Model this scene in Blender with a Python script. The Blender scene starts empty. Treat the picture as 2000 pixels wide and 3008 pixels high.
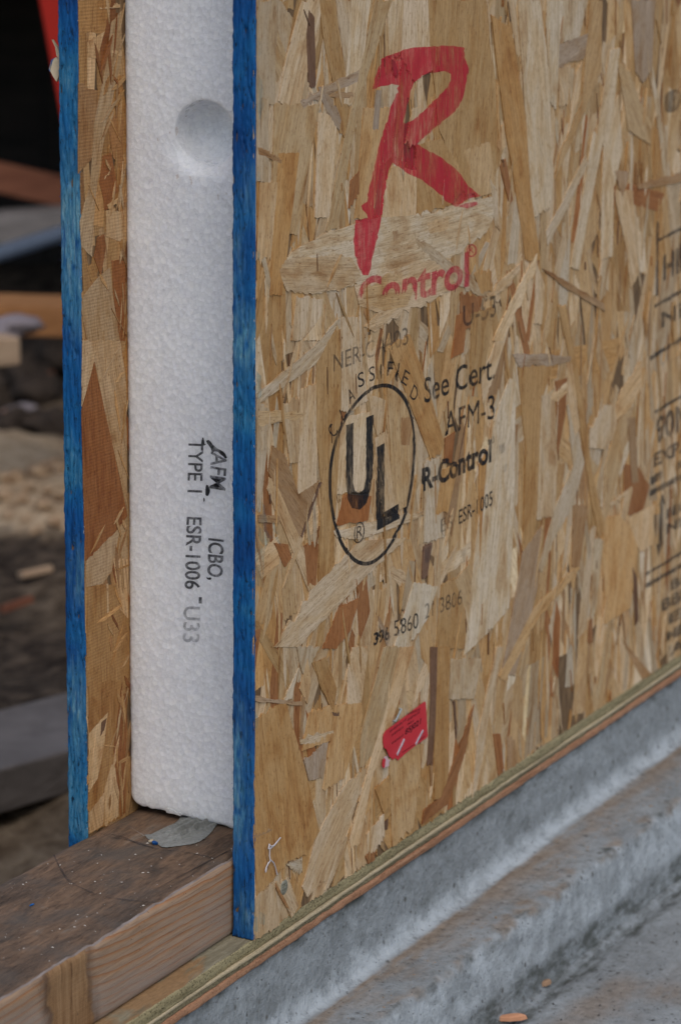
import bpy, bmesh, math, random
import numpy as np
from mathutils import Vector, Matrix
from mathutils.geometry import tessellate_polygon
random.seed(7); rng = np.random.default_rng(11)
SC = bpy.context.scene; COL = SC.collection
MM = 0.001
# ------------------------------------------------------------------ camera
ROT = np.array([[0.45137665880656413, -0.8922984250738847, 0.007914069451781799],
                [0.19346103305231313, 0.10651420514100396, 0.9753089524830129],
                [0.8711096030781399, 0.438700632224123, -0.2207030011377291]])   # right, up, forward
CAM = np.array([-1224.7047, -664.0185, 534.0373])                              # millimetres
FPX = 8711.757
cd = bpy.data.cameras.new('camera'); cam = bpy.data.objects.new('camera', cd); COL.objects.link(cam)
r_, u_, f_ = ROT
cam.matrix_world = Matrix(((r_[0], u_[0], -f_[0], CAM[0]*MM), (r_[1], u_[1], -f_[1], CAM[1]*MM), (r_[2], u_[2], -f_[2], CAM[2]*MM), (0, 0, 0, 1)))
cd.sensor_fit = 'VERTICAL'; cd.sensor_height = 23.7; cd.sensor_width = 15.75
cd.lens = FPX/3008*23.7; cd.clip_start = 0.05; cd.clip_end = 500
cd.dof.use_dof = True; cd.dof.focus_distance = 1.475; cd.dof.aperture_fstop = 9.0
SC.camera = cam
SC.cycles.max_bounces = 14; SC.cycles.diffuse_bounces = 10; SC.cycles.transparent_max_bounces = 16
# ------------------------------------------------------------------ sky, sun, exposure
SUN_EL, SUN_AZ = math.radians(52), math.radians(228)
w = bpy.data.worlds.new('World'); SC.world = w; w.use_nodes = True
nt = w.node_tree; bg = nt.nodes['Background']
sky = nt.nodes.new('ShaderNodeTexSky'); sky.sky_type = 'NISHITA'; sky.sun_disc = False
sky.sun_elevation = SUN_EL; sky.sun_rotation = SUN_AZ; sky.air_density = 1.0; sky.dust_density = 2.0; sky.ozone_density = 1.0
nt.links.new(sky.outputs[0], bg.inputs[0]); bg.inputs[1].default_value = 0.12
sd = bpy.data.lights.new('sun', 'SUN'); sun = bpy.data.objects.new('sun', sd); COL.objects.link(sun)
sd.energy = 1.0; sd.angle = math.radians(50); sd.color = (1.0, 0.968, 0.92)
# sky sun_rotation: azimuth measured from +Y towards +X
sv = Vector((math.sin(SUN_AZ)*math.cos(SUN_EL), math.cos(SUN_AZ)*math.cos(SUN_EL), math.sin(SUN_EL)))
sun.rotation_euler = sv.to_track_quat('Z', 'Y').to_euler()
SC.view_settings.view_transform = 'Standard'; SC.view_settings.look = 'None'
SC.view_settings.exposure = 0.15; SC.view_settings.gamma = 1.0; SC.view_settings.use_curve_mapping = False

# ------------------------------------------------------------------ helpers
T = 11.1; TH = 106.4; YB = TH-T; XR = 41.8; SB = 1.8; ST = SB+38; PLY = 15.6   # panel measures, mm
def at(uv, axis, val):
    """where the sight line through a photograph pixel meets the plane axis=val (mm): used once to measure things off the photo"""
    d = np.array([(uv[0]-1000)/FPX, -(uv[1]-1504)/FPX, 1.0]) @ ROT
    return CAM + (val-CAM[axis])/d[axis]*d
def ray(u, v, depth):
    d = np.array([(u-1000)/FPX, -(v-1504)/FPX, 1.0]) @ ROT
    return CAM + depth*d
ZOOMS = {'A': (700, 0, 1.96), 'B': (700, 900, 1.96), 'C': (700, 1900, 1.96), 'D': (1400, 0, 2.358), 'E': (1400, 900, 2.145),
         'F': (1200, 1900, 1.96), 'G': (0, 0, 1.96), 'H': (0, 1000, 1.96), 'I': (0, 2000, 1.96), 'J': (480, 1250, 3.523),
         'K': (380, 2250, 3.92), 'L': (1850, 600, 3.37), 'M': (1850, 1150, 2.947), 'N': (1080, 2040, 7.127), 'P': (0, 0, 1.0)}
def zp(z, p):
    o = ZOOMS[z]; return (o[0]+p[0]/o[2], o[1]+p[1]/o[2])
def tag(o, **k):
    for a, b in k.items(): o[a] = b
    return o
def link(name, me, mat=None, parent=None, **k):
    o = bpy.data.objects.new(name, me); COL.objects.link(o)
    if mat is not None and me is not None and not me.materials:
        for m in (mat if isinstance(mat, (list, tuple)) else [mat]): me.materials.append(m)
    if parent is not None: o.parent = parent
    return tag(o, **k)
def empty(name, **k):
    o = bpy.data.objects.new(name, None); COL.objects.link(o); return tag(o, **k)
def mesh(name, V, F, smooth=True):
    me = bpy.data.meshes.new(name)
    me.from_pydata((np.asarray(V, float)*MM).tolist(), [], [list(map(int, f)) for f in F]); me.update()
    if smooth: me.polygons.foreach_set('use_smooth', [True]*len(me.polygons))
    return me
def grid_faces(n, m, off=0, flip=False):
    i, j = np.meshgrid(np.arange(n-1), np.arange(m-1), indexing='ij')
    a = (i*m+j).ravel()+off
    F = np.stack([a, a+m, a+m+1, a+1], 1)
    return (F[:, ::-1] if flip else F).tolist()
def _h(ix, iy, s):
    n = (ix.astype(np.int64)*374761393+iy.astype(np.int64)*668265263+s*1274126177) & 0x7fffffff
    n = ((n ^ (n >> 13))*1274126177) & 0x7fffffff
    return ((n ^ (n >> 16)) & 0xffff)/65535.0
def vn(x, y, s=0):
    x = np.asarray(x, float); y = np.asarray(y, float)
    x0 = np.floor(x); y0 = np.floor(y); fx = x-x0; fy = y-y0
    fx = fx*fx*(3-2*fx); fy = fy*fy*(3-2*fy); x0 = x0.astype(int); y0 = y0.astype(int)
    return (_h(x0, y0, s)*(1-fx)+_h(x0+1, y0, s)*fx)*(1-fy)+(_h(x0, y0+1, s)*(1-fx)+_h(x0+1, y0+1, s)*fx)*fy
def fbm(x, y, s=0, o=4):
    t = 0; a = .5
    for k in range(o): t = t+a*(vn(np.asarray(x)*2**k, np.asarray(y)*2**k, s+k*17)-.5); a *= .5
    return t*2
def in_poly(px, pz, poly):
    c = np.zeros(px.shape, bool); n = len(poly); j = n-1
    for i in range(n):
        xi, yi = poly[i]; xj, yj = poly[j]
        if yi != yj:
            k = ((yi > pz) != (yj > pz)) & (px < (xj-xi)*(pz-yi)/(yj-yi)+xi); c ^= k
        j = i
    return c
def smooth(P, closed=True, n=4):
    P = np.array(P, float); Q = []; k = len(P)
    for i in range(k):
        a, b, c, d = P[i-1], P[i], P[(i+1) % k], P[(i+2) % k]
        for t in np.linspace(0, 1, n, endpoint=False): Q.append(.5*((2*b)+(c-a)*t+(2*a-5*b+4*c-d)*t*t+(3*b-a-3*c+d)*t**3))
    return [tuple(q_) for q_ in Q]
def box(V, F, c, e, ax=None):
    """box centre c, half sizes e, axes ax (mm)"""
    ax = np.eye(3) if ax is None else np.asarray(ax, float)
    o = len(V)
    for s in ((-1,-1,-1),(1,-1,-1),(1,1,-1),(-1,1,-1),(-1,-1,1),(1,-1,1),(1,1,1),(-1,1,1)):
        V.append(np.asarray(c, float)+sum(s[k]*e[k]*ax[k] for k in range(3)))
    for f in ((0,3,2,1),(4,5,6,7),(0,1,5,4),(1,2,6,5),(2,3,7,6),(3,0,4,7)): F.append([o+i for i in f])
# ------------------------------------------------------------------ materials
class NT:
    def __init__(s, name):
        s.m = bpy.data.materials.new(name); s.m.use_nodes = True; s.t = s.m.node_tree
        s.b = s.t.nodes['Principled BSDF']; s.out = s.t.nodes['Material Output']
    def n(s, ty, **k):
        n = s.t.nodes.new('ShaderNode'+ty)
        for a, b in k.items():
            if a.startswith('i_'):
                key = a[2:]; key = int(key) if key.isdigit() else key.replace('_', ' ')
                n.inputs[key].default_value = b
            else: setattr(n, a, b)
        return n
    def l(s, a, b): s.t.links.new(a, b)
    def coord(s, scale, kind='Object', rot=(0,0,0)):
        tc = s.n('TexCoord'); mp = s.n('Mapping'); mp.inputs['Scale'].default_value = scale; mp.inputs['Rotation'].default_value = rot
        s.l(tc.outputs[kind], mp.inputs[0]); return mp.outputs[0]
    def noise(s, co, scale, detail=4, rough=.6, dist=0.):
        n = s.n('TexNoise'); n.inputs['Scale'].default_value = scale; n.inputs['Detail'].default_value = detail
        n.inputs['Roughness'].default_value = rough; n.inputs['Distortion'].default_value = dist; s.l(co, n.inputs['Vector']); return n.outputs['Fac']
    def ramp(s, fac, stops, interp='LINEAR'):
        r = s.n('ValToRGB'); r.color_ramp.interpolation = interp; e = r.color_ramp.elements
        while len(e) < len(stops): e.new(.5)
        for i, (p, c) in enumerate(stops):
            e[i].position = p; e[i].color = (c, c, c, 1) if isinstance(c, (int, float)) else (*c, 1)
        s.l(fac, r.inputs[0]); return r.outputs[0]
    def mix(s, fac, a, b, mode='MIX'):
        n = s.n('MixRGB', blend_type=mode)
        for i, x in ((0, fac), (1, a), (2, b)):
            if hasattr(x, 'is_linked'): s.l(x, n.inputs[i])
            elif i == 0: n.inputs[0].default_value = x
            else: n.inputs[i].default_value = (*x, 1)
        return n.outputs[0]
    def bump(s, h, dist, strength=1.0, prev=None):
        b = s.n('Bump'); b.inputs['Strength'].default_value = strength; b.inputs['Distance'].default_value = dist
        s.l(h, b.inputs['Height'])
        if prev is not None: s.l(prev, b.inputs['Normal'])
        return b.outputs[0]
    def fin(s, col=None, rough=.7, normal=None, spec=.3):
        if col is not None:
            if hasattr(col, 'is_linked'): s.l(col, s.b.inputs['Base Color'])
            else: s.b.inputs['Base Color'].default_value = (*col, 1)
        if hasattr(rough, 'is_linked'): s.l(rough, s.b.inputs['Roughness'])
        else: s.b.inputs['Roughness'].default_value = rough
        s.b.inputs['Specular IOR Level'].default_value = spec
        if normal is not None: s.l(normal, s.b.inputs['Normal'])
        return s.m
def mat_strand(name, canvas=False):
    m = NT(name)
    vc = m.n('VertexColor', layer_name='col').outputs[0]
    g1 = m.noise(m.coord((18, 420, 1), 'UV'), 1, 5, .65, .3)
    g2 = m.noise(m.coord((60, 1800, 1), 'UV'), 1, 3, .7)
    bl = m.noise(m.coord((26, 60, 1), 'UV'), 1, 5, .6, .8)
    sp = m.noise(m.coord((300, 900, 1), 'UV'), 1, 3, .6)
    fl = m.noise(m.coord((210, 420, 1), 'UV'), 1, 5, .8)
    c = m.mix(1, vc, m.ramp(g1, [(.27, (.58, .48, .38)), (.42, (.93, .90, .86)), (.55, (1, 1, 1)), (.75, (1.2, 1.19, 1.17))]), 'MULTIPLY')
    c = m.mix(1., c, m.ramp(g2, [(.3, (.62, .54, .45)), (.48, (1, 1, 1)), (.75, (1.14, 1.14, 1.13))]), 'MULTIPLY')
    c = m.mix(1., c, m.ramp(bl, [(.30, (.70, .53, .36)), (.45, (.96, .90, .80)), (.55, (1, 1, 1)), (.72, (1.08, 1.10, 1.16))]), 'MULTIPLY')
    c = m.mix(1, c, m.ramp(sp, [(.31, (.50, .36, .25)), (.40, (1, 1, 1))]), 'MULTIPLY')
    c = m.mix(.8, c, m.ramp(fl, [(.28, (.60, .48, .34)), (.47, (1, 1, 1)), (.75, (1.14, 1.15, 1.16))]), 'MULTIPLY')
    nrm = m.bump(g1, .00035, .5)
    nrm = m.bump(g2, .00012, .6, nrm)
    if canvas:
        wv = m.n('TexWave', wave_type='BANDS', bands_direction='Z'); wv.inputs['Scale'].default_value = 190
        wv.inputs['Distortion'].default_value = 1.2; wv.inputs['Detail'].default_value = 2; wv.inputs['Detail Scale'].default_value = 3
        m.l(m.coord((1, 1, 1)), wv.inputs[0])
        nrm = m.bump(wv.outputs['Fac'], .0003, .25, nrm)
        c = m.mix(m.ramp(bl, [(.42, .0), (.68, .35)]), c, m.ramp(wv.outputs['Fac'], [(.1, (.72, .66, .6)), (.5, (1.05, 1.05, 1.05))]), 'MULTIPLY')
    return m.fin(c, .62, nrm, .25)
def mat_ink(name, col, cover=.8, scale=(500, 500, 160), rough=.5, film=.55):
    m = NT(name)
    n1 = m.noise(m.coord(scale), 1, 4, .7)
    n2 = m.noise(m.coord((60, 60, 30)), 1, 3, .5)
    f = m.mix(.45, n1, n2)
    lo = .575-.20*cover
    a = m.ramp(f, [(lo-.09, .10*cover), (lo+.02, .7*cover), (lo+.14, min(1., cover*1.12))])
    m.fin(col, rough, None, .3)
    # the ink soaks in: partly a stain that lets the wood show through, partly a film on top
    tint = m.n('BsdfTransparent'); mx_ = max(col); tint.inputs[0].default_value = (*[min(.97, .14+.83*(x/mx_)**.8) if mx_ > .1 else .17 for x in col], 1)
    clear = m.n('BsdfTransparent'); m1 = m.n('MixShader'); m2 = m.n('MixShader')
    m1.inputs[0].default_value = film; m.l(tint.outputs[0], m1.inputs[1]); m.l(m.b.outputs[0], m1.inputs[2])
    m.l(a, m2.inputs[0]); m.l(clear.outputs[0], m2.inputs[1]); m.l(m1.outputs[0], m2.inputs[2]); m.l(m2.outputs[0], m.out.inputs['Surface'])
    return m.m
M = {}
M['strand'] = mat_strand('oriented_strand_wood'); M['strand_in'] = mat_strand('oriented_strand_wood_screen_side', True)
def board_mat():
    m = NT('board_core'); n = m.noise(m.coord((300, 300, 60)), 1, 4)
    return m.fin(m.ramp(n, [(.3, (.06, .035, .018)), (.6, (.22, .13, .06)), (.8, (.36, .24, .13))]), .8, m.bump(n, .0006))
M['board'] = board_mat()
def blue_mat():
    m = NT('blue_edge_paint')
    big = m.noise(m.coord((16, 16, 13)), 1, 4, .6, .4)
    st = m.noise(m.coord((600, 600, 60)), 1, 5, .75, .4)
    fine = m.noise(m.coord((900, 900, 420)), 1, 3, .7)
    pit = m.noise(m.coord((620, 620, 150)), 1, 5, .8, .8)
    base = m.ramp(big, [(.34, (.001, .045, .175)), (.48, (.001, .070, .235)), (.56, (.004, .10, .27)), (.66, (.018, .15, .29))])
    c = m.mix(.9, base, m.ramp(st, [(.26, (.42, .46, .52)), (.5, (1, 1, 1)), (.74, (1.3, 1.28, 1.2))]), 'MULTIPLY')
    c = m.mix(m.ramp(fine, [(.66, 0.), (.76, .4)]), c, (.13, .32, .42))
    c = m.mix(m.ramp(pit, [(.36, .95), (.445, 0.)]), c, (.003, .012, .03))
    wear = m.mix(.45, big, pit)
    c = m.mix(m.ramp(wear, [(.57, 0.), (.69, .5)]), c, (.17, .29, .33))
    vw = m.n('VertexColor', layer_name='wear'); sw = m.n('SeparateColor'); m.l(vw.outputs[0], sw.inputs[0])
    wc = m.mix(1., m.ramp(st, [(.3, (.03, .15, .25)), (.5, (.10, .27, .36)), (.7, (.27, .38, .38))]), m.ramp(fine, [(.3, (.7, .75, .8)), (.7, (1.1, 1.1, 1.1))]), 'MULTIPLY')
    wf = m.n('Math', operation='MULTIPLY'); m.l(sw.outputs[0], wf.inputs[0]); wf.inputs[1].default_value = .85
    c = m.mix(wf.outputs[0], c, wc)
    c = m.mix(m.ramp(pit, [(.33, .8), (.40, 0.)]), c, (.003, .012, .03))
    nrm = m.bump(st, .0007, .6); nrm = m.bump(fine, .0002, .6, nrm)
    return m.fin(c, .6, nrm, .25)
M['blue'] = blue_mat()
def foam_mat():
    m = NT('expanded_polystyrene')
    v = m.n('TexVoronoi', feature='F1'); v.inputs['Scale'].default_value = 380; m.l(m.coord((1, 1, .8)), v.inputs['Vector'])
    v2 = m.n('TexVoronoi', feature='DISTANCE_TO_EDGE'); v2.inputs['Scale'].default_value = 380; m.l(m.coord((1, 1, .8)), v2.inputs['Vector'])
    fn = m.noise(m.coord((1, 1, 1)), 1100, 3, .7)
    big = m.noise(m.coord((1, 1, 1)), 12, 3, .5)
    cellr = m.n('SeparateColor'); m.l(v.outputs['Color'], cellr.inputs[0])
    c = m.ramp(cellr.outputs[0], [(0., (.875, .885, .89)), (.6, (.925, .938, .945)), (.85, (.945, .96, .967)), (1., (.97, .98, .985))])  # tone differs per bead; the palest beads are painted glints
    c = m.mix(1., c, m.ramp(v2.outputs['Distance'], [(0., (.90, .90, .905)), (.10, (1, 1, 1))]), 'MULTIPLY')
    c = m.mix(.5, c, m.ramp(big, [(.3, (.95, .95, .96)), (.7, (1, 1, 1))]), 'MULTIPLY')
    glint = m.noise(m.coord((1, 1, .9)), 520, 3, .6)
    c = m.mix(1., c, m.ramp(glint, [(.28, (.86, .865, .875)), (.45, (.97, .97, .975)), (.62, (1, 1, 1)), (.72, (1.06, 1.06, 1.06))]), 'MULTIPLY')  # small bright bead glints painted into the colour
    dirt = m.noise(m.coord((1, 1, 1)), 190, 2, .4)
    c = m.mix(m.ramp(dirt, [(.80, 0.), (.81, .7)]), c, (.25, .17, .11))
    ro = m.ramp(cellr.outputs[1], [(0., .5), (.7, .42), (.85, .16)])
    nrm = m.bump(v.outputs['Distance'], .0009, .5); nrm = m.bump(fn, .00035, .7, nrm)
    m.b.inputs['Subsurface Weight'].default_value = .8; m.b.inputs['Subsurface Radius'].default_value = (.011, .011, .012); m.b.inputs['Subsurface Scale'].default_value = 1.0
    return m.fin(c, ro, nrm, .6)
M['foam'] = foam_mat()
def sill_top():
    m = NT('weathered_sill_top')
    a = m.noise(m.coord((14, 60, 60)), 1, 6, .68, .6)
    b = m.noise(m.coord((90, 400, 300)), 1, 5, .75, .3)
    d = m.noise(m.coord((1, 1, 1)), 26, 5, .6)
    fl = m.noise(m.coord((350, 900, 300)), 1, 2, .5)
    c = m.ramp(a, [(.28, (.04, .028, .020)), (.45, (.135, .088, .058)), (.6, (.20, .122, .074)), (.75, (.23, .19, .148))])
    c = m.mix(.9, c, m.ramp(b, [(.28, (.35, .33, .33)), (.5, (.95, .95, .95)), (.78, (1.6, 1.55, 1.5))]), 'MULTIPLY')
    c = m.mix(m.ramp(d, [(.48, 0.), (.66, .6)]), c, (.105, .092, .078))
    c = m.mix(m.ramp(fl, [(.72, 0.), (.78, .6)]), c, (.36, .32, .28))
    nrm = m.bump(b, .0009, .8); nrm = m.bump(a, .0012, .5, nrm)
    return m.fin(c, .85, nrm, .2)
def sill_side(xk):
    m = NT('sawn_sill_side')
    tc = m.n('TexCoord'); sp = m.n('SeparateXYZ'); m.l(tc.outputs['Object'], sp.inputs[0])
    def math_(op, a, b=None, c=None):
        n = m.n('Math', operation=op)
        for i, x in enumerate((a, b, c)):
            if x is None: continue
            if hasattr(x, 'is_linked'): m.l(x, n.inputs[i])
            else: n.inputs[i].default_value = x
        return n.outputs[0]
    wob = m.noise(m.coord((16, 9, 30)), 1, 4, .55)
    # growth rings: bands in height, leaning a little with the length, pushed aside near the knot
    dx = math_('SUBTRACT', math_('ADD', sp.outputs[0], math_('MULTIPLY', sp.outputs[2], .12)), xk)
    kn = math_('ABSOLUTE', dx)
    push = math_('MULTIPLY', math_('POWER', 2.718, math_('MULTIPLY', kn, -38.)), -.010)
    zz = math_('ADD', math_('ADD', sp.outputs[2], math_('MULTIPLY', sp.outputs[0], .035)), math_('ADD', math_('MULTIPLY', wob, .0065), push))
    ph = math_('MULTIPLY', math_('POWER', math_('ADD', zz, .03), .8), 560.)
    saw = math_('FRACT', math_('MULTIPLY', ph, .30))
    late = m.ramp(saw, [(0., (.33, .22, .145)), (.5, (.36, .24, .15)), (.84, (.36, .18, .085)), (.94, (.28, .125, .055)), (1., (.33, .22, .145))])
    gr = m.noise(m.coord((30, 500, 700)), 1, 5, .7)
    c = m.mix(.8, late, m.ramp(gr, [(.28, (.55, .5, .47)), (.5, (1, 1, 1)), (.75, (1.2, 1.2, 1.2))]), 'MULTIPLY')
    grey = math_('ADD', math_('MULTIPLY', m.noise(m.coord((14, 14, 40)), 1, 4, .6), .9), math_('MULTIPLY', sp.outputs[2], -9.))
    c = m.mix(m.ramp(grey, [(.15, 0.), (.48, .75)]), c, (.28, .235, .20))
    # spike knot: upright branch wood with dark bark lines at both rims
    kw = math_('ADD', kn, math_('MULTIPLY', math_('SUBTRACT', m.noise(m.coord((60, 60, 70)), 1, 5, .65), .5), .018))
    kg = m.noise(m.coord((420, 300, 30)), 1, 6, .75, .6)
    kc = m.ramp(kg, [(.30, (.07, .03, .012)), (.45, (.25, .135, .06)), (.7, (.36, .22, .11))])
    c = m.mix(m.ramp(math_('MULTIPLY', kw, 30.), [(.50, 1.), (.58, 0.)]), c, kc)
    rim = math_('MULTIPLY', m.ramp(math_('MULTIPLY', kw, 30.), [(.44, 0.), (.53, .95), (.60, .8), (.80, 0.)]), m.ramp(m.noise(m.coord((90, 90, 45)), 1, 4, .6), [(.35, .25), (.6, 1.)]))
    c = m.mix(rim, c, (.12, .068, .04))
    sp2 = m.noise(m.coord((500, 500, 500)), 1, 2, .5)
    c = m.mix(m.ramp(sp2, [(.26, .7), (.31, 0.)]), c, (.05, .035, .028))
    nrm = m.bump(gr, .0005, .7)
    return m.fin(c, .75, nrm, .2)
def simple(name, c1, c2, sc=(60, 60, 60), rough=.8, bump=.0005, detail=5, spec=.25):
    m = NT(name); n = m.noise(m.coord(sc), 1, detail, .65)
    return m.fin(m.ramp(n, [(.3, c1), (.7, c2)]), rough, m.bump(n, bump), spec)
M['sill_top'] = sill_top()
M['sill_arris'] = simple('worn_sill_arris', (.17, .12, .09), (.33, .28, .25), (60, 300, 300))
def ply_mat(name, c0, c1, c2, pores):
    m = NT(name); a = m.noise(m.coord((16, 900, 500)), 1, 5, .7, .2); b = m.noise(m.coord((700, 700, 900)), 1, 3, .7); d = m.noise(m.coord((12, 40, 40)), 1, 4, .6)
    c = m.ramp(a, [(.3, c0), (.5, c1), (.72, c2)])
    c = m.mix(pores, c, m.ramp(b, [(.36, (.18, .16, .12)), (.47, (1, 1, 1)), (.8, (1.15, 1.15, 1.1))]), 'MULTIPLY')
    c = m.mix(.6, c, m.ramp(d, [(.3, (.75, .72, .68)), (.7, (1.12, 1.12, 1.1))]), 'MULTIPLY')
    return m.fin(c, .8, m.bump(b, .0006, .6, m.bump(a, .0006, .6)), .2)
M['ply_green'] = ply_mat('treated_veneer_end_grain', (.20, .165, .085), (.33, .275, .15), (.42, .36, .21), .95)
M['ply_pale'] = ply_mat('treated_veneer_pale', (.34, .27, .16), (.48, .39, .25), (.54, .45, .30), .35)
M['ply_dark'] = ply_mat('treated_veneer_dark', (.12, .10, .055), (.23, .19, .11), (.30, .25, .15), .9)
M['ply_orange'] = ply_mat('fir_veneer_orange', (.22, .10, .05), (.42, .215, .12), (.48, .28, .17), .5)
def ply_top():
    m = NT('plywood_face'); a = m.noise(m.coord((14, 120, 60)), 1, 5, .65, 1.2); b = m.noise(m.coord((200, 700, 400)), 1, 4, .7); d = m.noise(m.coord((9, 22, 22)), 1, 4, .6, .8)
    c = m.ramp(a, [(.3, (.13, .105, .06)), (.5, (.23, .195, .125)), (.7, (.32, .28, .19))])
    c = m.mix(m.ramp(d, [(.52, 0.), (.58, .85)]), c, (.30, .165, .07))
    c = m.mix(.7, c, m.ramp(b, [(.3, (.6, .58, .55)), (.6, (1, 1, 1)), (.8, (1.3, 1.3, 1.3))]), 'MULTIPLY')
    return m.fin(c, .75, m.bump(b, .0006), .25)
M['ply_top'] = ply_top()
def concrete(name, kind):
    m = NT(name)
    a = m.noise(m.coord((14, 24, 24)), 1, 7, .66, .3); b = m.noise(m.coord((1, 1, 1)), 160, 5, .7); p = m.noise(m.coord((1, 1, 1)), 420, 3, .6)
    d = m.noise(m.coord((6, 26, 26)), 1.3, 6, .65, .8); s = m.noise(m.coord((45, 120, 120)), 1, 5, .7)
    f2 = m.noise(m.coord((60, 75, 75)), 1, 6, .72, .3)
    c = m.ramp(a, [(.28, (.225, .24, .243)), (.46, (.278, .298, .304)), (.6, (.315, .339, .347)), (.75, (.36, .388, .398))])
    c = m.mix(.8, c, m.ramp(f2, [(.3, (.84, .84, .83)), (.5, (1, 1, 1)), (.72, (1.1, 1.1, 1.1))]), 'MULTIPLY')
    c = m.mix(.8, c, m.ramp(b, [(.3, (.70, .70, .68)), (.55, (1, 1, 1)), (.8, (1.2, 1.2, 1.2))]), 'MULTIPLY')
    vc = m.n('VertexColor', layer_name='soil'); sx = m.n('SeparateColor'); m.l(vc.outputs[0], sx.inputs[0])  # brown dirt, dark bands and the painted lip light
    def mul(x, y):
        n = m.n('Math', operation='MULTIPLY'); m.l(x, n.inputs[0]); m.l(y, n.inputs[1]); return n.outputs[0]
    dd = m.mix(.45, d, s)
    sandc = m.ramp(b, [(.3, (.165, .122, .086)), (.55, (.265, .208, .155)), (.8, (.34, .28, .22))])
    c = m.mix(mul(m.ramp(dd, [(.36, .25), (.50, .95)]), sx.outputs[0]), c, sandc)
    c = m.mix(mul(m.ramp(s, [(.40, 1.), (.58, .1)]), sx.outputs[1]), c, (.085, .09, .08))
    c = m.mix(mul(m.ramp(f2, [(.36, .15), (.55, 1.)]), sx.outputs[2]), c, (.45, .485, .50))
    c = m.mix(m.ramp(p, [(.30, .85), (.37, 0.)]), c, (.08, .075, .068))
    vp = m.n('TexVoronoi', feature='F1'); vp.inputs['Scale'].default_value = 130; m.l(m.coord((1, 1, 1)), vp.inputs['Vector'])
    vs = m.n('SeparateColor'); m.l(vp.outputs['Color'], vs.inputs[0])
    pit = mul(m.ramp(vp.outputs['Distance'], [(.14, 1.), (.26, 0.)]), m.ramp(vs.outputs[0], [(.72, 0.), (.76, 1.)]))
    c = m.mix(mul(pit, m.ramp(vs.outputs[1], [(0., .35), (1., .85)])), c, (.09, .085, .075))
    nrm = m.bump(b, .002, .9); nrm = m.bump(p, .0008, .9, nrm)
    return m.fin(c, .9, nrm, .15)
M['concrete'] = concrete('cast_concrete', 0)
def plain(name, col, rough=.6, spec=.3, metal=0.):
    m = NT(name); n = m.noise(m.coord((1, 1, 1)), 300, 3)
    c = m.mix(.5, col, m.ramp(n, [(.3, (.75, .75, .75)), (.7, (1.15, 1.15, 1.15))]), 'MULTIPLY')
    m.b.inputs['Metallic'].default_value = metal
    return m.fin(c, rough, None, spec)

# ================================================================== the ground and the dark interior behind the wall
GZ = -250.
def soil():
    m = NT('garden_soil'); a = m.noise(m.coord((1, 1, 1)), 9, 6, .65); b = m.noise(m.coord((1, 1, 1)), 45, 5, .7)
    c = m.ramp(b, [(.32, (.010, .007, .005)), (.48, (.050, .036, .026)), (.66, (.13, .095, .066))])
    vc = m.n('VertexColor', layer_name='sand')  # mask that carries the painted sun patch
    sand = m.ramp(b, [(.25, (.26, .16, .09)), (.5, (.56, .41, .26)), (.75, (.70, .56, .38))])  # pale earth tones, used as painted sunlight on the far patch
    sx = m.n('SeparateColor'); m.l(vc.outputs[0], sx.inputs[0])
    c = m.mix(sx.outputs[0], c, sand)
    return m.fin(c, .95, m.bump(b, .02, .8), .1)
def ground_mesh():
    xs = np.concatenate([[-200000, -40000, -9000, -3000, -1000], np.arange(-200, 6000, 28), [8000, 14000, 50000, 200000]])
    ys = np.concatenate([[-200000, -40000, -6000, -1500], np.arange(130, 4200, 28), [6000, 12000, 50000, 200000]])
    X, Y = np.meshgrid(xs, ys, indexing='ij')
    near = (X > -250) & (X < 6000) & (Y > 100) & (Y < 4200)
    m1 = np.exp(-(((X-1830)/230)**2+((Y-1250)/420)**2)**1.5)
    Z = GZ+near*(fbm(X/240, Y/240, 3)*34+fbm(X/60, Y/60, 9, 3)*16)+m1*20
    Z = np.where(near, Z, GZ-4)
    me = mesh('ground', np.stack([X.ravel(), Y.ravel(), Z.ravel()], 1), grid_faces(len(xs), len(ys)))
    s = np.clip(m1*2.0+fbm(X/120, Y/120, 31)*.8-.2, 0, 1)*near  # dappled sun patch put into the soil colour, broken up by noise
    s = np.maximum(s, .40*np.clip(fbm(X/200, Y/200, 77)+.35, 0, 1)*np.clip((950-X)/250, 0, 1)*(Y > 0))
    ca = me.color_attributes.new('sand', 'FLOAT_COLOR', 'POINT')  # mask that carries the painted sun patch
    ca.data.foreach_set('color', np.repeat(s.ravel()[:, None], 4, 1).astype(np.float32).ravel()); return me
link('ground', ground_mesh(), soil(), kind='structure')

def obox(name, p, q, up_half, side_half, mat, roll=0., parent=None, bev=2., **k):
    """a board lying from p to q (mm) with half sizes along its up and side directions"""
    p = np.array(p, float); q = np.array(q, float); a = (q-p); L = np.linalg.norm(a); a /= L
    s = np.cross(a, [0, 0, 1]); s /= np.linalg.norm(s); u = np.cross(s, a)
    s2 = math.cos(roll)*s+math.sin(roll)*u; u2 = -math.sin(roll)*s+math.cos(roll)*u
    V = []; F = []; box(V, F, (p+q)/2, (L/2, side_half, up_half), (a, s2, u2))
    me = mesh(name, V, F, False)
    bm = bmesh.new(); bm.from_mesh(me); bmesh.ops.bevel(bm, geom=bm.edges[:], offset=bev*MM, segments=2, affect='EDGES', profile=.5); bm.to_mesh(me); bm.free()
    return link(name, me, mat, parent, **k)
def wood(name, c1, c2):
    m = NT(name); a = m.noise(m.coord((18, 18, 60)), 1, 5, .65, .5); return m.fin(m.ramp(a, [(.3, c1), (.7, c2)]), .8, m.bump(a, .002), .2)
M['grey_lumber'] = wood('grey_weathered_lumber', (.16, .145, .135), (.27, .245, .23))
M['brown_lumber'] = wood('brown_lumber', (.15, .055, .032), (.25, .10, .055))
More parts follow.
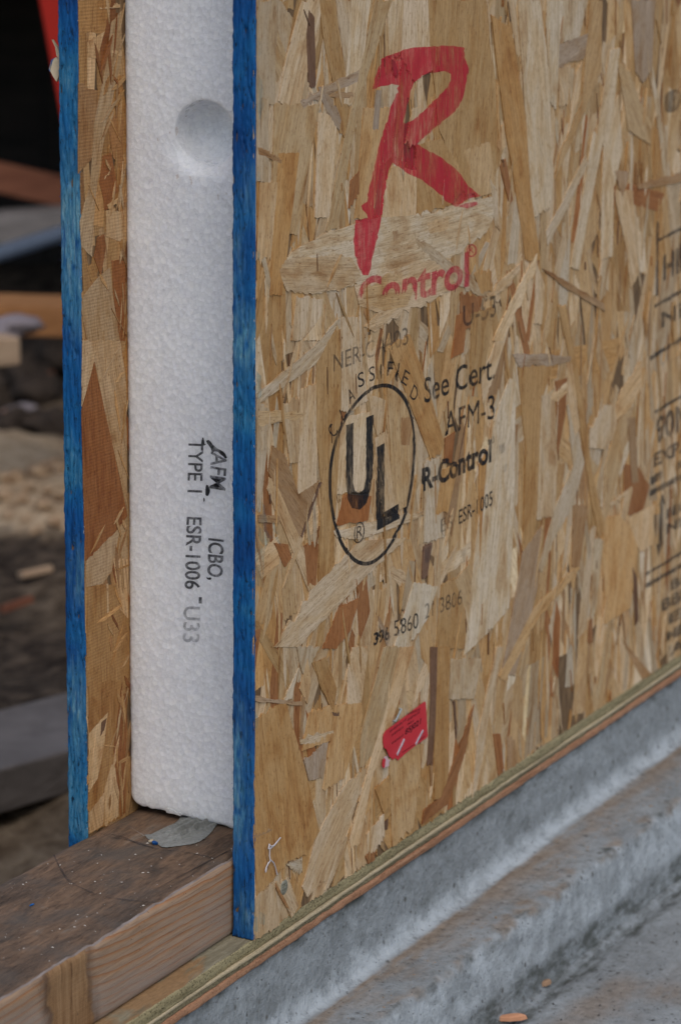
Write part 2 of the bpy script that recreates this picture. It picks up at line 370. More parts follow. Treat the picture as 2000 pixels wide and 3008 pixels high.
M['orange_lumber'] = wood('orange_lumber', (.30, .135, .05), (.42, .20, .08))
M['tan_lumber'] = wood('tan_lumber', (.36, .24, .15), (.50, .36, .24))
# grey plank lying on the soil near the wall
obox('grey_plank', (540, 752, -229), (1180, 560, -229), 19, 66, wood('dull_plank', (.11, .095, .085), (.20, .175, .16)), label='grey weathered plank lying on dark soil behind the wall panel', category='plank')
# boards, pipe and red strut farther back
def between(name, a, b, d0, d1, up, side, mat, roll=0., **k):
    return obox(name, ray(*a, d0), ray(*b, d1), up, side, mat, roll, **k)
between('orange_board', (-260, 915), (420, 935), 3500, 3650, 18, 60, M['orange_lumber'], label='orange brown board set on edge across the dark soil', category='board')
between('grey_board', (-300, 690), (520, 625), 4300, 4350, 20, 45, M['grey_lumber'], label='pale grey board just above the blue grey pipe', category='board')
between('brown_board', (-240, 465), (520, 640), 4300, 4500, 22, 45, M['brown_lumber'], label='dark red brown board slanting down above the grey board', category='board')
def tube(name, p, q, rad, mat, n=20, **k):
    p = np.array(p, float); q = np.array(q, float); a = q-p; L = np.linalg.norm(a); a /= L
    s = np.cross(a, [0, 0, 1]); s /= np.linalg.norm(s); u = np.cross(s, a); V = []; F = []
    prof = [(0, rad*.8), (0, rad), (30, rad), (30, rad*1.12), (90, rad*1.12), (90, rad), (L, rad), (L, rad*.8)]
    for d, r in prof:
        for i in range(n):
            t = 2*math.pi*i/n; V.append(p+a*d+r*(math.cos(t)*s+math.sin(t)*u))
    for j in range(len(prof)-1):
        for i in range(n): F.append([j*n+i, j*n+(i+1) % n, (j+1)*n+(i+1) % n, (j+1)*n+i])
    return link(name, mesh(name, V, F), mat, **k)
tube('plastic_pipe', ray(-330, 850, 3900), ray(620, 545, 4250), 11.0, plain('blue_grey_plastic', (.20, .25, .34), .4, .5), label='blue grey plastic pipe lying across below the pale grey board', category='pipe')
st = empty('steel_prop', label='bright red slanting steel prop standing in the dark interior', category='prop')
pr, ps = ray(88, -420, 3300), ray(350, 1010, 3400)
M['red'] = plain('red_enamel', (.62, .03, .016), .45, .4)
obox('channel_web', pr, ps, 3, 24, M['red'], math.radians(62), st)
aa = (ps-pr)/np.linalg.norm(ps-pr)
obox('foot_plate', ps+np.array([-10, -5, -6]), ps+np.array([60, -60, -6]), 4, 30, M['red'], 0, st)
obox('channel_flange', pr+np.array([8, -4, 0]), ps+np.array([8, -4, 0]), 2.5, 10, M['red'], math.radians(-28), st)
p = ray(-30, 1030, 3150); 
obox('wood_block', p+np.array([-70, 30, 0]), p+np.array([22, -14, 0]), 15, 18, M['tan_lumber'], label='small pale cut wood block lying on the soil', category='wood block')
p = ray(10, 972, 3300)
def rock(name, c, r, mat, seed, **k):
    bm = bmesh.new(); bmesh.ops.create_icosphere(bm, subdivisions=3, radius=1)
    for v in bm.verts:
        n = float(fbm(np.array([v.co.x*1.4+seed*7+v.co.z]), np.array([v.co.y*1.4-v.co.z*.7]), seed)[0])
        v.co = Vector([v.co[i]*r[i]*(1+1.1*n)+c[i] for i in range(3)])*MM
    me = bpy.data.meshes.new(name); bm.to_mesh(me); bm.free()
    for pl in me.polygons: pl.use_smooth = True
    return link(name, me, mat, **k)
M['stone'] = simple('mauve_stone', (.17, .145, .15), (.30, .26, .27), (40, 40, 40))
rock('stone', p, (44, 30, 12), M['stone'], 3, label='flat mauve grey stone beside the pale wood block', category='stone')
p = at((65, 1205), 2, GZ+6); rock('stone', p, (26, 20, 11), M['stone'], 5, label='small mauve pebble alone on the dark soil', category='stone')
M['lit_clod'] = simple('sunlit_colour_clod', (.26, .15, .08), (.60, .44, .28), (60, 60, 60))  # warm pale tones paint the sun on these clods
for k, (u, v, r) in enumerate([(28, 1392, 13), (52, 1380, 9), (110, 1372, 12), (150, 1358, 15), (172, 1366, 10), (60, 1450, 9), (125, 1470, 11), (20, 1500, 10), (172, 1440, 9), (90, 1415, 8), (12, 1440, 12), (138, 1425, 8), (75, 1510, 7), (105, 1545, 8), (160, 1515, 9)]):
    p = at((u, v), 2, GZ+20); rock('clod', p+np.array([0, 0, -6]), (r*1.2, r*.9, r*.6), M['lit_clod'], 11+k, label='crumbly clod of earth with sunlight in its colour on the lighter patch of soil', category='clod', group='sunlit-coloured clods on the lighter soil')
for k, (u0, v0, u1, v1, w_, mt, lb) in enumerate([(20, 1215, 62, 1232, 5, 'orange_lumber', 'short orange wood stick on the black soil'), (95, 1120, 150, 1100, 5, 'brown_lumber', 'short dark brown wood stick among the dark clods'), (60, 1690, 150, 1670, 4, 'tan_lumber', 'thin pale wood sliver lying on the shaded soil'), (10, 1790, 90, 1760, 4, 'brown_lumber', 'thin brown twig lying near the grey plank')]):
    obox('wood_stick', at((u0, v0), 2, GZ+14), at((u1, v1), 2, GZ+16), w_, w_*1.3, M[mt], .3, None, 1., label=lb, category='stick')
M['darkclod'] = simple('dark_clod', (.02, .014, .011), (.07, .05, .036), (60, 60, 60))
for k, (u, v, r) in enumerate([(120, 955, 34), (170, 985, 40), (70, 1010, 24), (150, 1060, 40), (60, 1110, 34), (110, 1150, 26), (25, 1260, 28), (150, 1250, 30)]):
    p = at((u, v), 2, GZ+10); rock('clod', p, (r*1.3, r, r*.75), M['darkclod'], 31+k, label='dark clod of earth on the black soil', category='clod', group='dark clods on the black soil')
# rear wall coloured with shade, and an unseen deck added overhead to darken the interior
M['shade_black'] = simple('shade_black_boards', (.010, .008, .007), (.028, .022, .018), (6, 6, 60))  # near-black colour stands for the shade of the interior
rw = empty('rear_wall', label='board wall with interior shade put into its near-black colour', category='wall')
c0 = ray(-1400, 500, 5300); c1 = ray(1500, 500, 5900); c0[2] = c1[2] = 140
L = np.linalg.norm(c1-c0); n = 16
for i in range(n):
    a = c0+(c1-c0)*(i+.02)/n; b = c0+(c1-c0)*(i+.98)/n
    obox('board', a, b, 420, 12+2*(i % 2), M['shade_black'], 0, rw)
dk = empty('shade_deck', label='unseen timber deck added to shade the interior behind the panel', category='deck')
M['deck'] = wood('shade_deck_lumber', (.10, .07, .045), (.2, .14, .09))
for i in range(12):
    y0 = 700+i*300
    obox('plank', (2150, y0, 620), (7500, y0, 620), 15, 145, M['deck'], 0, dk)  # plank of the added unseen shade deck
for i in range(6):
    x0 = 2400+i*900
    obox('shade_joist', (x0, 560, 510), (x0, 4150, 510), 92, 20, M['deck'], 0, dk)
for (x0, y0) in ((2400, 4000), (6900, 4000), (6900, 620)):
    obox('shade_post', (x0, y0, -260), (x0+1, y0, 416), 44, 44, M['deck'], 0, dk)

# ================================================================== concrete
def concrete_mesh():
    X = np.concatenate([np.arange(-420, 900, 3.0), np.arange(900, 2600, 12.)])
    prof = [(60, -15.8), (14, -15.8), (3.2, -16.2), (1.6, -17.5)]
    prof += [(1.6-3.0*t, -17.5-30*t) for t in np.linspace(.08, 1, 12)]
    prof += [(-1.9, -50), (-2.6, -52.5), (-3.6, -54.5), (-5.2, -56.2), (-7.5, -57.2), (-10, -57.8)]
    prof += [(-10-26*t, -57.8-1.2*t) for t in np.linspace(.08, 1, 12)]
    prof += [(-38, -59.4), (-39.6, -60.6), (-40.8, -62.6), (-41.6, -65.5)]
    prof += [(-41.8-3.4*t, -67-31*t) for t in np.linspace(0, 1, 12)]
    prof += [(-45.6, -101), (-46.2, -103.4), (-46.8, -105.2)]
    prof = np.array(prof); m = len(prof)
    S = np.concatenate([[0], np.cumsum(np.linalg.norm(np.diff(prof, axis=0), axis=1))])
    XX, SS = np.meshgrid(X, S, indexing='ij')
    Y = np.repeat(prof[None, :, 0], len(X), 0).copy(); Z = np.repeat(prof[None, :, 1], len(X), 0).copy()
    widen = np.clip((-Y-8)/30, 0, 1)
    Y -= widen*np.clip((XX-80)/400, -.6, 2.5)*9            # the cast ledge is not quite parallel to the wall
    edge2 = np.exp(-((SS-S[34])/9)**2); lip = np.exp(-((SS-S[18])/8)**2); vis = np.clip((SS-S[3])/4, 0, 1)
    n1 = fbm(XX/36, SS/20, 5, 4); n2 = fbm(XX/9, SS/9, 8, 3); n3 = fbm(XX/14, SS*0+3, 21, 4); n4 = fbm(XX/150, SS/60, 71, 2)
    Y += vis*(n1*.6+n2*.5+n4*.5)-edge2*(n3*1.2+fbm(XX/70, SS*0+2, 24, 3)*2.4)+lip*fbm(XX/30, SS*0+1, 55, 3)*.9
    Z += vis*(n1*.5+n2*.4)+edge2*(n3*.8-.2)+lip*fbm(XX/24, SS*0+9, 56, 3)*.8
    me = mesh('stem', np.stack([XX.ravel(), Y.ravel(), Z.ravel()], 1), grid_faces(len(X), m))
    def sst(x, a_, b_): t = np.clip((x-a_)/(b_-a_), 0, 1); return t*t*(3-2*t)
    rag = fbm(XX/9, SS/12, 91, 4)*8; ragw = fbm(XX/22, SS/30, 92, 3)*10
    s20 = S[20]+fbm(XX/25, SS*0, 93, 3)*.8
    level = sst(SS, s20, s20+1.2)*np.clip(1.25-(SS-s20)/(20+ragw*1.3), 0, 1)*np.clip(1+fbm(XX/30, SS/3, 94, 4)*1.4, 0, 1)
    level = level+sst(SS, S[30]+rag, S[33]+rag)*(1-sst(SS, S[35]+rag*.6, S[36]+2+rag*.6))*np.clip(fbm(XX/16, SS/8, 95, 3)*3+.35, 0, 1)*.8
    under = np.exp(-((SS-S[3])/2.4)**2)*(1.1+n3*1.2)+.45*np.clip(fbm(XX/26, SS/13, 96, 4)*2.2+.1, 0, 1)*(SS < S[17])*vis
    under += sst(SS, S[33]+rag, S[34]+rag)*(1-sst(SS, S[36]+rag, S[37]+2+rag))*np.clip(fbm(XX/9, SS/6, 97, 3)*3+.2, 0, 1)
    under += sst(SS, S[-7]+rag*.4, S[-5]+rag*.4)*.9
    pale = sst(SS, S[13]+ragw*.7+rag*.4, S[17]+ragw*.5)*(1-sst(SS, s20-.6, s20+.6))*.9  # lip painted paler for the light its chamfer catches
    pale += sst(SS, S[35]+rag, S[36]+2+rag)*(1-sst(SS, S[-8]+rag*.3, S[-6]+rag*.3))*np.clip(.7+fbm(XX/13, SS/11, 98, 4)*1.5, .1, 1)
    ca = me.color_attributes.new('soil', 'FLOAT_COLOR', 'POINT')  # holds brown dirt, dark bands and the painted lip light
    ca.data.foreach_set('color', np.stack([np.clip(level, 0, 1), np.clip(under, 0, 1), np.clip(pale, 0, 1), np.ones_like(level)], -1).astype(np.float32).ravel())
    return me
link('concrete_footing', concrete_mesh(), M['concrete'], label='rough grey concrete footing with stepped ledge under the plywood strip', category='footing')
def slab_mesh():
    xs = np.concatenate([[-6000, -2500, -1000], np.arange(-420, 900, 6.), np.arange(900, 2600, 40), [4000, 8000]])
    t = np.concatenate([np.linspace(0, 30, 16), np.arange(34, 420, 6.), [600, 1200, 3000, 7000]])
    X, D = np.meshgrid(xs, t, indexing='ij')
    Y = -46.-np.clip((X-80)/400, -.6, 2.5)*9-D+8
    groove = np.exp(-((D-15-2*fbm(X/60, D*0, 61, 3))/4.5)**2)
    Z = -106.2-1.6*groove+1.1*np.exp(-((D-7)/3.5)**2)+fbm(X/60, D/60, 12, 3)*.6+fbm(X/9, D/9, 14, 2)*.25+np.clip(6-D, 0, 8)*.3
    me = mesh('slab', np.stack([X.ravel(), Y.ravel(), Z.ravel()], 1), grid_faces(len(xs), len(t), flip=False))
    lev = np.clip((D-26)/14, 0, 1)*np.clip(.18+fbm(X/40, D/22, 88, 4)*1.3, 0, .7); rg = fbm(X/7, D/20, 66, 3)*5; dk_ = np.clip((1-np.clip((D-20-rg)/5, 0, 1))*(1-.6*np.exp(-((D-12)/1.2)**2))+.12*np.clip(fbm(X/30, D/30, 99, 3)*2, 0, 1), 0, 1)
    ca = me.color_attributes.new('soil', 'FLOAT_COLOR', 'POINT')
    ca.data.foreach_set('color', np.stack([np.clip(lev, 0, 1), dk_, lev*0, lev*0+1], -1).astype(np.float32).ravel()); return me
so = link('pavement', slab_mesh(), M['concrete'], kind='structure')
M['chip'] = wood('orange_chip', (.50, .23, .12), (.66, .36, .22))
def chip(u, v, L, W, ang, mat, **k):
    p = at((u, v), 2, -104.5); V = []; F = []
    a = np.array([math.cos(ang), math.sin(ang), 0]); b = np.array([-a[1], a[0], 0])
    pts = [(-.5, .05), (-.32, .42), (.1, .5), (.42, .28), (.5, -.1), (.3, -.42), (-.12, -.5), (-.4, -.3)]
    for h, s in ((-.6, 1.), (1.4, .92), (2.2, .55)):
        for x, y in pts: V.append(p+a*x*L*s+b*y*W*s+np.array([0, 0, h+x*1.2]))
    for j in range(2):
        for i in range(8): F.append([j*8+i, j*8+(i+1) % 8, j*8+8+(i+1) % 8, j*8+8+i])
    F.append(list(range(16, 24)))
    return link('wood_chip', mesh('wood_chip', V, F, False), mat, **k)
chip(1503, 2991, 17, 6.5, -1.12, M['chip'], label='long orange wood chip lying on the concrete slab by the footing', category='wood chip')
chip(1602, 2890, 7, 3.6, -.7, wood('tan_chip', (.25, .15, .09), (.4, .26, .16)), label='small tan wood chip lying against the footing groove', category='wood chip')
def debris(name, n, region, zfun, mats, size, **k):
    V = []; F = []
    for i in range(n):
        x, y = region(); c = np.array([x, y, zfun(x, y)]); s = size*(.4+random.random()**2*1.6)
        a = random.random()*6.28; e = np.array([math.cos(a), math.sin(a), 0])*s*(1+random.random()); g = np.array([-math.sin(a), math.cos(a), 0])*s*.6
        o = len(V); V += [c-e, c+g, c+e, c-g, c+np.array([0, 0, s*.7])]
        F += [[o, o+1, o+4], [o+1, o+2, o+4], [o+2, o+3, o+4], [o+3, o, o+4]]
    return link(name, mesh(name, V, F, False), mats, **k)
def reg_slab():
    p = at((random.uniform(1560, 2000), random.uniform(2700, 3000)), 2, -105.4); return p[0], p[1]
debris('grit', 110, reg_slab, lambda x, y: -105.7, plain('dark_grit', (.06, .055, .05)), .55, label='dark grit scattered on the concrete slab', category='grit', kind='stuff')
def reg_ledge():
    x = random.uniform(40, 620); return x, random.uniform(-34, -9)-max(0, (x-80)/400*5)
debris('sandy_grit', 420, reg_ledge, lambda x, y: -58.6, plain('tan_grit', (.28, .21, .15)), .55, label='sandy grit lying along the footing ledge', category='grit', kind='stuff')

# ================================================================== plywood strip under the panel
pw = empty('plywood_strip', label='thin layered plywood strip between the concrete footing and the wood', category='plywood')
def veneer(name, z0, z1, out, mat, seed, amp):
    X = np.concatenate([np.arange(-600, 900, 2.5), np.arange(900, 2600, 15.)]); n = len(X); t = np.linspace(0, 1, 5); V = []
    prof = [(YB+20, z1), (40, z1)]+[(0, z1)]+[(0, z1+(z0-z1)*a) for a in (.12, .35, .65, .88)]+[(0, z0), (40, z0)]
    P = np.array(prof, float); m = len(P); XX = np.repeat(X[:, None], m, 1); Y = np.repeat(P[None, :, 0], n, 0); Z = np.repeat(P[None, :, 1], n, 0)
    edge = (P[None, :, 0] < 1)
    rnd = np.array([0, 0, .45, .12, 0, 0, .12, .45, 0])[None, :]
    Y = Y+edge*(-out+rnd+fbm(XX/7, Z/2.5, seed, 3)*amp+fbm(XX/70, Z*0, seed+5, 2)*.7)
    Z = Z+edge*fbm(XX/40, Z*0+z0, seed+9, 2)*.35*(np.abs(Z) > .01)
    return link(name, mesh(name, np.stack([XX.ravel(), Y.ravel(), Z.ravel()], 1), grid_faces(n, m)), mat, pw)
v1 = veneer('veneer', -6.6, 0, .2, [M['ply_green'], M['ply_top']], 101, 1.0)
for p in v1.data.polygons:
    if abs(p.normal.z) > .7: p.material_index = 1
veneer('veneer', -8.4, -6.62, 1.0, M['ply_pale'], 111, .5)
veneer('veneer', -11.2, -8.42, .1, M['ply_dark'], 121, 1.1)
veneer('veneer', -PLY, -11.22, .7, M['ply_orange'], 131, .7)

# ================================================================== sill plate
XK = at((215, 2895), 1, 12.)[0]
M['sill_side'] = sill_side(XK*MM)
sp_ = empty('sill_plate', label='weathered brown lumber sill plate running under the insulated panel', category='sill')
def sill_mesh():
    X = np.concatenate([np.arange(-600, 120, 2.0), np.arange(120, 2600, 40.)]); n = len(X)
    y0 = T+1.0; y1 = YB-.3; z0 = SB-1.2; z1 = ST
    P = [(y1, z0), (y0+1.2, z0), (y0, z0+1.2)]+[(y0, z0+1.2+(z1-z0-4.2)*a) for a in np.linspace(.07, 1, 14)]
    P += [(y0+.35, z1-1.7), (y0+1.1, z1-.8), (y0+2.2, z1-.25), (y0+3.4, z1)]
    P += [(y0+3.4+(y1-y0-6.4)*a, z1) for a in np.linspace(.03, 1, 30)]
    P += [(y1-1.2, z1-.5), (y1-.3, z1-1.4), (y1, z1-3), (y1, z0)]
    P = np.array(P); m = len(P); S = np.concatenate([[0], np.cumsum(np.linalg.norm(np.diff(P, axis=0), axis=1))])
    XX, SS = np.meshgrid(X, S, indexing='ij'); Y = np.repeat(P[None, :, 0], n, 0).copy(); Z = np.repeat(P[None, :, 1], n, 0).copy()
    out = XX < 40
    front = (P[None, :, 0] < y0+2.5) & (P[None, :, 1] > z0+.5); top = (P[None, :, 1] > z1-1)
    Y += front*out*(fbm(XX/60, SS/9, 41, 3)*.5+fbm(XX/25, SS/30, 42, 2)*.4)
    Z += top*out*(fbm(XX/30, SS/10, 43, 4)*.8)
    ar = np.exp(-((SS-S[19])/3.2)**2); Y += ar*out*np.clip(fbm(XX/7, SS*0, 44, 4)*1.0, -.2, 1); Z -= ar*out*np.clip(fbm(XX/8, SS*0+5, 45, 4)*1.0, -.2, 1)
    me = mesh('plank', np.stack([XX.ravel(), Y.ravel(), Z.ravel()], 1), grid_faces(n, m)+[list(range(m-1, -1, -1))])
    k = np.arange(m-1); mi = np.where(k < 18, 0, np.where(k < 19, 2, 1)); mi[-2:] = 0
    full = np.tile(mi, n-1).tolist()+[0]
    me.polygons.foreach_set('material_index', full); return me
link('plank', sill_mesh(), [M['sill_side'], M['sill_top'], M['sill_arris']], sp_)
M['pencil'] = mat_ink('carpenter_pencil', (.06, .06, .066), .5, (300, 300, 300))
def ribbon(pts, wd, z, mat, name, parent):
    P = np.array(pts, float)
    Q = [P[0]]
    for i in range(len(P)-1):
        for t in np.linspace(0, 1, 9)[1:]:
            a = P[max(i-1, 0)]; b = P[i]; c = P[i+1]; d = P[min(i+2, len(P)-1)]
            Q.append(.5*((2*b)+(c-a)*t+(2*a-5*b+4*c-d)*t*t+(3*b-a-3*c+d)*t**3))
    Q = np.array(Q); d = np.gradient(Q, axis=0); nrm = np.stack([-d[:, 1], d[:, 0]], 1); nrm /= np.linalg.norm(nrm, axis=1)[:, None]+1e-9
    ww = wd*(.55+.9*vn(np.arange(len(Q))*.4, np.zeros(len(Q)), 5))[:, None]
    A = Q+nrm*ww/2; B = Q-nrm*ww/2
    def zz(p): return np.full(len(p), z)
    V = np.concatenate([np.c_[A, zz(A)], np.c_[B, zz(B)]]); k = len(Q)
    F = [[i, i+1, k+i+1, k+i] for i in range(k-1)]
    return link(name, mesh(name, V, F), mat, parent)
def on_sill(z, pts): return [at(zp(z, p), 2, ST)[:2] for p in pts]
ZS = ST+.42
ribbon(on_sill('I', [(312, 1005), (345, 1075), (395, 1150), (480, 1200), (600, 1245), (760, 1268), (900, 1282)]), 1.1, ZS, M['pencil'], 'pencil_line', sp_)
ribbon(on_sill('I', [(556, 872), (650, 905), (760, 925), (900, 968), (1060, 990), (1230, 1022)]), 1.1, ZS, M['pencil'], 'pencil_line', sp_)
ribbon(on_sill('I', [(560, 880), (640, 888), (720, 908), (800, 945), (880, 960)]), 1.1, ZS+.05, M['pencil'], 'pencil_line', sp_)
ribbon(on_sill('I', [(930, 1185), (1100, 1096), (1310, 985)]), .55, ZS+.03, plain('check_dark', (.02, .014, .011)), 'drying_check', sp_)

# ================================================================== insulated panel
PTOP = 620.; PLEN = 2400.
panel = empty('insulated_panel', label='structural insulated wall panel with strand board faces, white foam core and blue painted edges', category='wall panel')
def facing(name, y0, y1):
    V = []; F = []; box(V, F, (PLEN/2+.6, (y0+y1)/2, PTOP/2), (PLEN/2-.6+.3, (y1-y0)/2, PTOP/2-.05))
    return link(name, mesh(name, V, F, False), M['board'], panel)
front = facing('front_facing', .05, T-.05); back = facing('back_facing', YB+.05, TH-.05)
def blue_edge(y0, y1, zb, parent, seed, wear):
    ys = np.linspace(y0, y1, 26); zs = np.concatenate([[zb], np.arange(zb+.6, 500, .9), np.arange(500, PTOP, 8)])
    Y, Z = np.meshgrid(ys, zs, indexing='ij'); t = (Y-y0)/(y1-y0); ed = np.minimum(t, 1-t)
    Xd = -.3+fbm(Y/1.1, Z/11, seed, 4)*.75+fbm(Y/.7, Z/2.2, seed+3, 2)*.25
    pit = np.clip(fbm(Y/1.3, Z/7, seed+7, 3)-.30, 0, 1)*4.5
    Xd += pit+np.clip(.06-ed, 0, 1)*14
    Yj = Y+np.where(t < .5, 1, -1)*np.clip(.10-ed, 0, 1)*10*fbm(Z/2.6, Y*0+y0, seed+11, 4)*.55+np.clip(.1-ed, 0, 1)*10*fbm(Z/28, Y*0+y0+np.sign(t-.5)*9, seed+13, 2)*.28
    V = np.stack([Xd.ravel(), Yj.ravel(), Z.ravel()], 1); n, m = Y.shape
    F = grid_faces(n, m, flip=True)
    # returns on both faces and the bottom, so that the painted edge is a solid strip
    o = len(V); E1 = np.c_[np.full(m, 1.0), np.full(m, y0), Z[0]]; E2 = np.c_[np.full(m, 1.0), np.full(m, y1), Z[0]]
    V = np.concatenate([V, E1, E2])
    for j in range(m-1):
        F.append([o+j, o+j+1, j+1, j]); a = (n-1)*m; F.append([a+j, a+j+1, o+m+j+1, o+m+j])
    o2 = len(V); V = np.concatenate([V, np.c_[np.full(n, 1.0), ys, np.full(n, zb)]])
    for i in range(n-1): F.append([i*m, (i+1)*m, o2+i+1, o2+i])
    me = mesh('painted_edge', V, F); W = np.zeros(len(V))
    for (zc, hw, yc, yw, k_) in wear:
        W += k_*np.exp(-((V[:, 2]-zc)/hw)**2-((V[:, 1]-yc)/yw)**2)
    W = np.clip(W*(1+1.6*fbm(V[:, 2]/6, V[:, 1]/1.6, seed+41, 4)), 0, 1)
    ca = me.color_attributes.new('wear', 'FLOAT_COLOR', 'POINT'); ca.data.foreach_set('color', np.repeat(W[:, None], 4, 1).astype(np.float32).ravel())
    return link('painted_edge', me, M['blue'], parent)
zv = lambda u, v: at((u, v), 0, 0.)[2]
blue_edge(-.9, T, .35, front, 201, [(zv(715, 1000), 13, 5, 9, .9), (zv(715, 780), 22, 9, 4, .35), (zv(710, 2200), 26, 9, 6, .5), (zv(710, 2400), 16, 8, 6, .6), (zv(715, 560), 12, 2, 5, .35), (zv(700, 2680), 10, 3, 6, .4)])
blue_edge(YB, TH+.3, .35, back, 231, [(zv(205, 620), 20, 100, 8, .9), (zv(205, 760), 22, 101, 7, .6), (zv(215, 900), 18, 98, 5, .4), (zv(220, 1690), 14, 98, 6, .5), (zv(225, 2080), 22, 101, 6, .7)])

# ---- strands of the facings. colour families are wood colours measured in the shade of the photo
CF = {'c': (.62, .465, .295), 'p': (.66, .515, .34), 't': (.54, .355, .175), 'o': (.48, .285, .115), 'r': (.34, .145, .05), 'g': (.42, .30, .195),
      'd': (.18, .10, .06), 'b': (.40, .235, .11), 'k': (.54, .395, .24)}
STR = []          # front: dict(poly (x,z), h, col)
def jag(P, n=3, amp=1.2):
    """roughen the short ends of a strand so that they look torn"""
    P = [np.array(p, float) for p in P]; k = len(P)
    L = [np.linalg.norm(P[(i+1) % k]-P[i]) for i in range(k)]; med = np.median(L); out = []
    for i in range(k):
        a = P[i]; b = P[(i+1) % k]; out.append(a); d = b-a; l = np.linalg.norm(d)
        if l < 3: continue
        e = np.array([-d[1], d[0]])/l
        steep = abs(d[1])/l < .75                     # crosswise cut: torn; lengthwise: nearly straight
        m = max(1, min(11, int(l/(1.4 if steep else 8))))
        am = (amp*min(2.2, .2+random.expovariate(2.2)) if steep else .3)
        for j in range(1, m+1):
            t = (j+random.uniform(-.3, .3))/(m+1); out.append(a+d*t+e*random.uniform(-am, am))
    return out
def vary(c, s=.10):
    k = 1+random.gauss(0, s); h = random.gauss(0, .035)
    return (min(.8, c[0]*k*(1+h)), min(.8, c[1]*k), min(.8, c[2]*k*(1-h*1.5)))
def add_front(z, fam, pts, h=None, amp=1.2):
    P = [at(zp(z, p), 1, 0.) for p in pts]; P = [(p[0], p[2]) for p in P]
    STR.append(dict(poly=jag(P, amp=amp), fam=fam, col=vary(CF[fam], .05), traced=True))
def q(x0, y0, w0, x1, y1, w1): return [(x0-w0/2, y0), (x0+w0/2, y0), (x1+w1/2, y1), (x1-w1/2, y1)]
# random under-layer, strands mostly upright
def fill(n, x0, x1, z0, z1, lmin, lmax, wmin, wmax, sig, fams):
    for i in range(n):
        cx = random.uniform(x0, x1); cz = random.uniform(z0, z1); L = random.uniform(lmin, lmax); W = random.uniform(wmin, wmax)
        a = random.gauss(0, sig) if random.random() < .9 else random.uniform(-1.5, 1.5)
        d = np.array([math.sin(a), math.cos(a)]); e = np.array([d[1], -d[0]]); w2 = W*random.uniform(.35, 1); sk = random.uniform(-8, 8)
        c = np.array([cx, cz]); P = [c-d*(L/2+sk)-e*W/2, c-d*(L/2-sk)+e*W/2, c+d*(L/2+sk)+e*w2/2, c+d*(L/2-sk)-e*w2/2]
        P = [(max(.2, p[0]), max(.15, p[1])) for p in P]
        P = [(p[0], min(p[1], PTOP-1)) for p in P]
        f = random.choice(fams); STR.append(dict(poly=jag(P), fam=f, col=vary(CF[f], .09), traced=False))
fill(520, -4, 700, -10, PTOP, 60, 130, 14, 34, .22, 'cctttookkpo')
fill(260, 700, PLEN, -10, PTOP, 110, 200, 30, 60, .25, 'ccttookpb')
fill(420, -4, 700, -8, 520, 25, 80, 4, 16, .30, 'cccttttookkkprb')
def slivers(n, z1, wmin, wmax, lmin, lmax, fams, sig=.22):
    for i in range(n):
        c = np.array([random.uniform(1, 690), random.uniform(0, z1)]); L = random.uniform(lmin, lmax); W = random.uniform(wmin, wmax); a = random.gauss(0, sig)
        d = np.array([math.sin(a), math.cos(a)]); e = np.array([d[1], -d[0]]); b_ = random.uniform(-.35, .35)
        P = [c-d*L*.5, c-d*L*.2+e*W*.5, c+d*L*.25+e*W*(.45+b_), c+d*L*.5+e*W*.1, c+d*L*.3-e*W*.4, c-d*L*.15-e*W*.5]
        P = [(max(.2, p[0]), min(max(.15, p[1]), PTOP-1)) for p in P]; f = random.choice(fams)
        STR.append(dict(poly=P, fam=f, col=vary(CF[f], .10), traced=False))
slivers(520, 500, 1.2, 4.5, 14, 55, 'ccpttokkob'); slivers(160, 500, .35, .8, 8, 34, 'dbr')
N_UNDER = len(STR)
